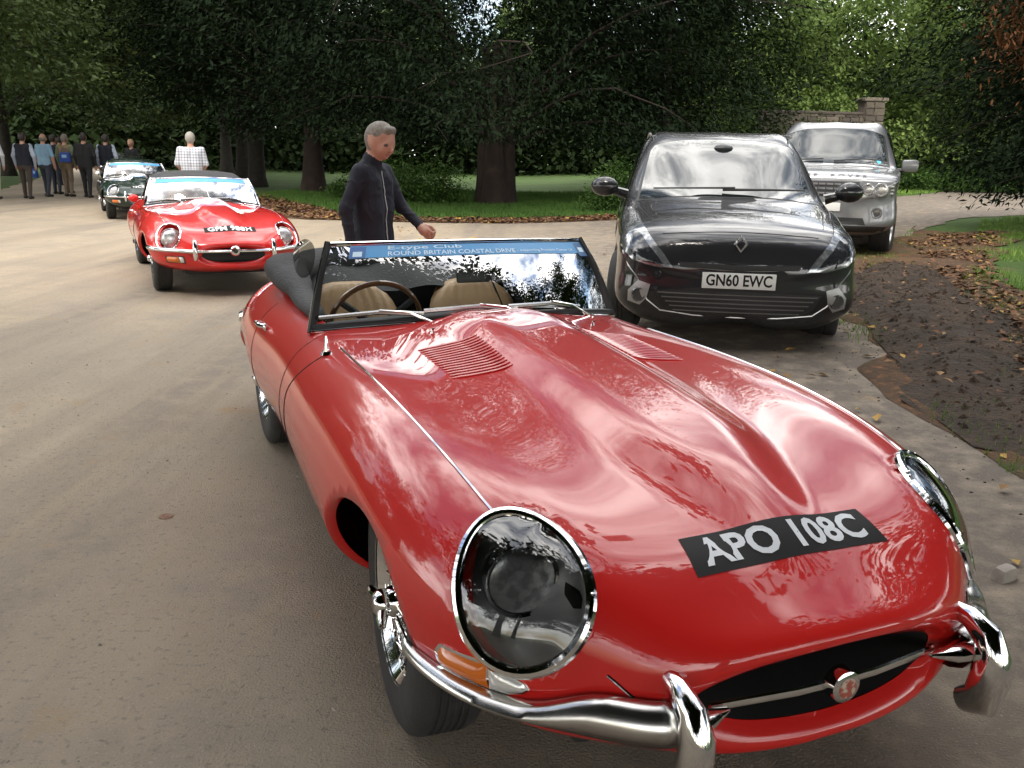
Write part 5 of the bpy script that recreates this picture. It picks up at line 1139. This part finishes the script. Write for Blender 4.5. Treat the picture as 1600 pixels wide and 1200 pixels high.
def person(label, x, y, face, top, legs, hair=HAIRD, shoe=None, H=1.75, vest=None, arms=None, step=.08, hvox=.011, bald=False, extra=None, group='people on the drive', belly=0.0, head_turn=(0, 0), fingers=False, z=None, sleeves=True, build=1.0, folds=.003):
    """face: direction faced, degrees from +X. arms: two (elbow, wrist) pairs, right then left, body space x fwd y left"""
    shoe = shoe or cloth('shoe', (.03, .025, .02)); mats = [SKIN, hair, top, legs, shoe, vest or top, mat('eye_dark', (.07, .045, .04), .4), mat('lip', (.30, .13, .10), .5)]
    P = []; B = build
    arms = arms or (((-.02, -.27, 1.15), (.07, -.25, .90)), ((.02, .27, 1.15), (.10, .25, .90)))
    for sd, (el, wr), st in ((-1, arms[0], -step), (1, arms[1], step)):
        hip = (0, sd*.095, .90); kn = (st*.55+.03, sd*.105, .49); an = (st, sd*.11, .09)
        P += [('cone', hip, kn, .092*B, .064, 3), ('cone', kn, an, .062, .046, 3), ('cone', (st-.05, sd*.11, .045), (st+.14, sd*.125, .035), .043, .034, .015, 4)]
        sh = (0, sd*.185*B, 1.42); P += [('cone', sh, el, .062*B, .050*B, 2), ('cone', el, wr, .049*B, .036, 2 if sleeves else 0)]
        w = np.array(wr); d = w-np.array(el); d /= np.linalg.norm(d); pc = w+d*.06
        if not fingers or sd < 0:
            P += [('cone', tuple(w), tuple(w+d*.085), .030, .034, .02, 0), ('cone', tuple(w+d*.07), tuple(w+d*.15+np.array([.01, -sd*.01, 0])), .028, .018, .015, 0), ('cone', tuple(w+d*.04), tuple(w+d*.09+np.array([.04, -sd*.01, 0])), .014, .011, .01, 0)]
        else:
            up = np.array([0, 0, 1.]); s_ = np.cross(d, up); s_ /= np.linalg.norm(s_); u_ = np.cross(s_, d)
            P += [('cone', tuple(w), tuple(w+d*.05), .030, .034, .02, 0), ('ell', tuple(pc+d*.01), (.046, .046, .036), .02, 0)]
            for q in range(4):     # curled fingers, unequal
                b = pc+d*.035+u_*(.030-.020*q)+s_*.012; ln = (.036, .042, .040, .032)[q]; k1 = b+d*ln-s_*.010; k2 = k1-s_*.030-d*.004; k3 = k2-d*.020-s_*.002
                P += [('cone', tuple(b), tuple(k1), .0105, .0100, .006, 0), ('cone', tuple(k1), tuple(k2), .0100, .0090, .006, 0), ('cone', tuple(k2), tuple(k3), .0090, .0080, .006, 0)]
            t0 = pc-d*.01+u_*.034; t1 = t0+d*.035+u_*.012-s_*.018; t2 = t1+d*.028-s_*.012-u_*.006; P += [('cone', tuple(t0), tuple(t1), .014, .0115, .01, 0), ('cone', tuple(t1), tuple(t2), .0115, .0095, .006, 0)]
    tm = 5 if vest else 2
    for sd in (-1, 1):
        P += [('cone', (0, sd*.065*B, .93), (.0, sd*.075*B, 1.16), .118*B, .118*B+belly*.3, tm), ('cone', (.0, sd*.075*B, 1.16), (0, sd*.085*B, 1.34), .120*B+belly*.2, .112*B, tm), ('cone', (0, sd*.06, .86), (0, sd*.06, .95), .112*B, .115*B, 3)]
    if belly: P += [('ell', (.05+belly*.4, 0, 1.08), (.13+belly*.5, .16+belly*.3, .17), tm)]
    P += [('cone', (-.01, -.15*B, 1.405), (-.01, .15*B, 1.405), .070, .070, tm), ('cone', (-.01, 0, 1.40), (.02, 0, 1.55), .062, .056, 0)]
    # head
    yw, pt = R(head_turn[0]), R(head_turn[1]); Rm = np.array(Matrix.Rotation(yw, 3, 'Z') @ Matrix.Rotation(pt, 3, 'Y')); hc = np.array([.025, 0, 1.535])
    hp = lambda a: tuple(hc+Rm@np.array(a))
    P += [('ell', hp((.005, 0, .125)), (.098, .078, .105), 0), ('ell', hp((.035, 0, .065)), (.066, .060, .070), .03, 0), ('cone', hp((.075, 0, .03)), hp((.060, 0, .03)), .026, .030, .02, 0),
          ('cone', hp((.098, 0, .115)), hp((.118, 0, .078)), .010, .016, .012, 0), ('cone', hp((.088, -.03, .135)), hp((.088, .03, .135)), .014, .014, .012, 0)]
    for sd in (-1, 1):
        P += [('ell', hp((.0, sd*.080, .10)), (.020, .011, .032), .008, 0), ('ell', hp((.090, sd*.030, .113)), (.003, .009, .003), .002, 6), ('ell', hp((.072, sd*.045, .075)), (.022, .018, .025), .015, 0)]
    P += [('cone', hp((.098, -.018, .045)), hp((.098, .018, .045)), .0055, .0055, .004, 7)]
    if not bald:
        P += [('ell', hp((-.016, 0, .150)), (.094, .083, .085), .008, 1), ('ell', hp((-.045, 0, .10)), (.066, .080, .088), .008, 1), ('cone', hp((.055, -.03, .205)), hp((.055, .03, .205)), .028, .028, .012, 1)]
    else: P += [('ell', hp((-.040, 0, .085)), (.066, .081, .055), .006, 1)]
    if extra: P += extra
    V, F, mi = sdf_mesh(P, hvox); V = V*(H/1.75)
    if folds:
        nrm = np.zeros_like(V); fn = np.cross(V[F[:, 1]]-V[F[:, 0]], V[F[:, 3]]-V[F[:, 0]])
        for q in range(4): np.add.at(nrm, F[:, q], fn)
        nrm /= np.linalg.norm(nrm, axis=1)[:, None]+1e-9; cl_ = np.ones(len(V)); cl_[np.unique(F[(mi == 0) | (mi == 1) | (mi >= 6)])] = 0
        a, b, c = V[:, 0], V[:, 1], V[:, 2]; w = 1.6*vnoise(a+3*b, c, .16, 71)+.8*vnoise(a-b, c*1.3, .07, 72)
        V = V-nrm*(cl_*folds*(np.abs(np.sin(c*21+b*7+4*w))**.7-.5))[:, None]
    z0 = gzf(x, y) if z is None else z; root = empty('person', (x, y, z0), R(face)); tag(root, label, 'person', group)
    b = link(make_mesh('body', V, F, mats, sharp=0, mi=mi), 'body', root); return root
NAVY = cloth('navy', (.007, .009, .018)); BLK = cloth('black', (.012, .012, .013)); LBLUE = cloth('light_blue', (.22, .36, .48)); PALEB = cloth('pale_blue', (.38, .43, .52)); JEAN = cloth('dark_jean', (.03, .035, .05)); KHAKI = cloth('khaki', (.16, .115, .075)); TANV = cloth('tan_quilt', (.22, .16, .08)); CREAM = cloth('cream', (.42, .38, .30)); WHITEC = cloth('white', (.55, .55, .58)); BROWNT = cloth('brown_trouser', (.05, .035, .028)); GREYT = cloth('grey_trouser', (.24, .24, .26)); GREENS = cloth('green_shirt', (.16, .22, .12))
def plaid():
    m = mat('plaid_shirt', (.52, .52, .55), .85); nt = m.node_tree; b = nt.nodes['Principled BSDF']; t = nt.nodes.new('ShaderNodeTexCoord'); sp = nt.nodes.new('ShaderNodeSeparateXYZ'); nt.links.new(t.outputs['Object'], sp.inputs[0]); cur = None
    for ax, ph in ((1, 0), (2, .3)):
        a = nt.nodes.new('ShaderNodeMath'); a.operation = 'MULTIPLY'; a.inputs[1].default_value = 115; s = nt.nodes.new('ShaderNodeMath'); s.operation = 'SINE'; g = nt.nodes.new('ShaderNodeMath'); g.operation = 'GREATER_THAN'; g.inputs[1].default_value = .45
        nt.links.new(sp.outputs[ax], a.inputs[0]); nt.links.new(a.outputs[0], s.inputs[0]); nt.links.new(s.outputs[0], g.inputs[0])
        if cur is None: cur = g.outputs[0]
        else: q = nt.nodes.new('ShaderNodeMath'); q.operation = 'ADD'; nt.links.new(cur, q.inputs[0]); nt.links.new(g.outputs[0], q.inputs[1]); cur = q.outputs[0]
    r = nt.nodes.new('ShaderNodeValToRGB'); h = nt.nodes.new('ShaderNodeMath'); h.operation = 'MULTIPLY'; h.inputs[1].default_value = .5; nt.links.new(cur, h.inputs[0]); nt.links.new(h.outputs[0], r.inputs[0])
    r.color_ramp.elements[0].color = (.56, .56, .58, 1); r.color_ramp.elements[1].color = (.16, .18, .24, 1); e = r.color_ramp.elements.new(.5); e.color = (.34, .36, .41, 1); nt.links.new(r.outputs[0], b.inputs['Base Color']); return m
def bag(label, x, y, z, rz, c, sx=.28, sz=.30, strap=True):
    o = empty('bag', (x, y, z), R(rz)); tag(o, label, 'bag', 'blue bags carried by the walkers'); mb = MB().box((0, 0, 0), (.10, sx, sz), taper=.85, bev=.03); mb.build('pouch', cloth('bag_blue', (.02, .06, .28)), o)
    MB().tube([(0, -sx*.35, sz*.45), (0, -sx*.2, sz*.45+.12), (0, sx*.2, sz*.45+.12), (0, sx*.35, sz*.45)], .008, 6).build('strap', MATS['cloth_bag_blue'], o); MB().box((-.052, 0, .03), (.004, sx*.4, sz*.3)).build('patch', mat('bag_patch', (.25, .40, .55), .6), o)
# ================================================================ cast the scene
RED = paint('red_paint', (.50, .012, .009), (.46, .010, .008))
CARG = 'classic sports cars lined up along the drive'
etype('roadster', RED, 'red open roadster with glass-covered headlamps and plate APO 108C', CARG, 1, 'APO 108C', None, (.356, 2.297), R(-66.81))
RED2 = paint('red_paint_bright', (.54, .013, .010), (.50, .011, .009))
etype('roadster', RED2, 'red soft-top roadster with open headlamps and plate GFM 988H', CARG, 2, 'GFM 988H', 'soft', (-3.14, 9.42), R(-63.5))
GREENP = paint('dark_green_paint', (.008, .022, .015), (.006, .018, .012))
gc = etype('coupe', GREENP, 'dark green coupe with round headlamps next in line after the red soft-top', CARG, 2, 'NCE 986', 'coupe', (-7.85, 18.7), R(-63), hi=False)
for k, (x, y, a, lb) in enumerate(((-10.75, 25.2, -62, 'dark coupe parked nose to tail behind the dark green one'), (-13.5, 31.4, -62, 'far dark coupe near the head of the line of cars'), (-16.8, 38.2, -62, 'last dark coupe at the far end of the line of cars'))):
    c = copy_tree(gc); c.location = (x, y, gzf(x, y)); c.rotation_euler = (0, 0, R(a)); c['label'] = lb
mpv(); suv()
# people
nj = [('cone', (-.02, 0, 1.40), (-.005, 0, 1.495), .078, .073, .012, 2), ('cone', (-.045, -.055, 1.455), (-.045, .055, 1.455), .045, .045, .02, 2), ('cone', (.035, -.062, 1.43), (-.03, -.070, 1.46), .028, .034, .015, 2), ('cone', (.035, .062, 1.43), (-.03, .070, 1.46), .028, .034, .015, 2)]
near = person('man in a navy zip jacket looking down beside the red roadster', -.96, 5.98, -22, NAVY, JEAN, HAIRG, H=1.63, arms=(((-.06, -.27, 1.17), (-.02, -.27, .92)), ((.10, .23, 1.17), (.29, .17, 1.045))), hvox=.0065, extra=nj, belly=.0, head_turn=(-6, 22), fingers=True, build=.93, folds=.005, step=.05)
bz = BVHTree.FromPolygons([v.co.copy() for v in near.children[0].data.vertices], [tuple(p.vertices) for p in near.children[0].data.polygons])
zp = MB().tube([bz.ray_cast(Vector((1, .012, zz)), Vector((-1, 0, 0)))[0]+Vector((.001, 0, 0)) for zz in np.linspace(1.33, .86, 16)], .0035, 5).build('zip', mat('zip_grey', (.45, .45, .47), .4, .5), near)
person('grey-haired man seen from behind in a plaid short-sleeved shirt', -6.55, 18.1, 108, plaid(), JEAN, mat('white_hair', (.27, .25, .22), .7), H=1.75, sleeves=False, arms=(((.02, -.27, 1.15), (.16, -.20, 1.02)), ((.02, .27, 1.15), (.16, .20, 1.02))), build=1.1)
G3 = 'walkers strolling up the avenue'
person('walker in a white shirt and cream trousers beyond the others', -14.2, 24.3, 105, WHITEC, CREAM, HAIRD, group=G3, step=.16)
person('walker in a navy gilet over a pale blue shirt', -13.55, 24.7, 100, PALEB, BROWNT, HAIRD, vest=NAVY, group=G3, step=.14)
person('bald walker in a light blue short-sleeved shirt', -13.62, 25.9, 82, LBLUE, JEAN, HAIRG, bald=True, sleeves=False, group=G3, step=.12)
person('walker in a dark coat hidden behind the light blue shirt', -14.1, 27.4, 90, NAVY, JEAN, HAIRD, group=G3)
person('walker in a tan quilted gilet with a blue bag on his back', -13.15, 26.2, 88, GREENS, KHAKI, HAIRG, vest=TANV, group=G3, step=.06)
person('walker in brown standing beyond the tan gilet', -14.2, 28.3, 75, KHAKI, BROWNT, HAIRD, group=G3)
person('walker in a black jacket and black trousers', -12.45, 25.9, 95, BLK, BLK, HAIRD, group=G3, H=1.80, step=.15, build=1.08)
person('walker in a dark gilet and pale trousers beside the dark green coupe', -12.0, 26.3, 100, PALEB, GREYT, HAIRD, vest=NAVY, group=G3, H=1.78)
person('walker in black farther up the avenue', -17.0, 33.5, 90, BLK, JEAN, HAIRD, group=G3)
person('walker in a white top farther up the avenue', -18.2, 35.5, 90, WHITEC, JEAN, HAIRD, group=G3)
person('walker in light blue at the head of the group', -17.6, 34.2, 80, LBLUE, BROWNT, HAIRD, group=G3)
person('fair-haired person in black leaning by the far cars', -12.7, 29.7, -100, BLK, BLK, mat('fair_hair', (.42, .30, .14), .7), group=G3, H=1.68)
bag('blue shoulder bag on the back of the tan gilet', -13.05, 25.98, 1.12, 88, 0, .34, .28)
bag('blue carrier hanging from the hand of the light blue shirt walker', -13.87, 25.8, .66, 82, 0, .16, .26)
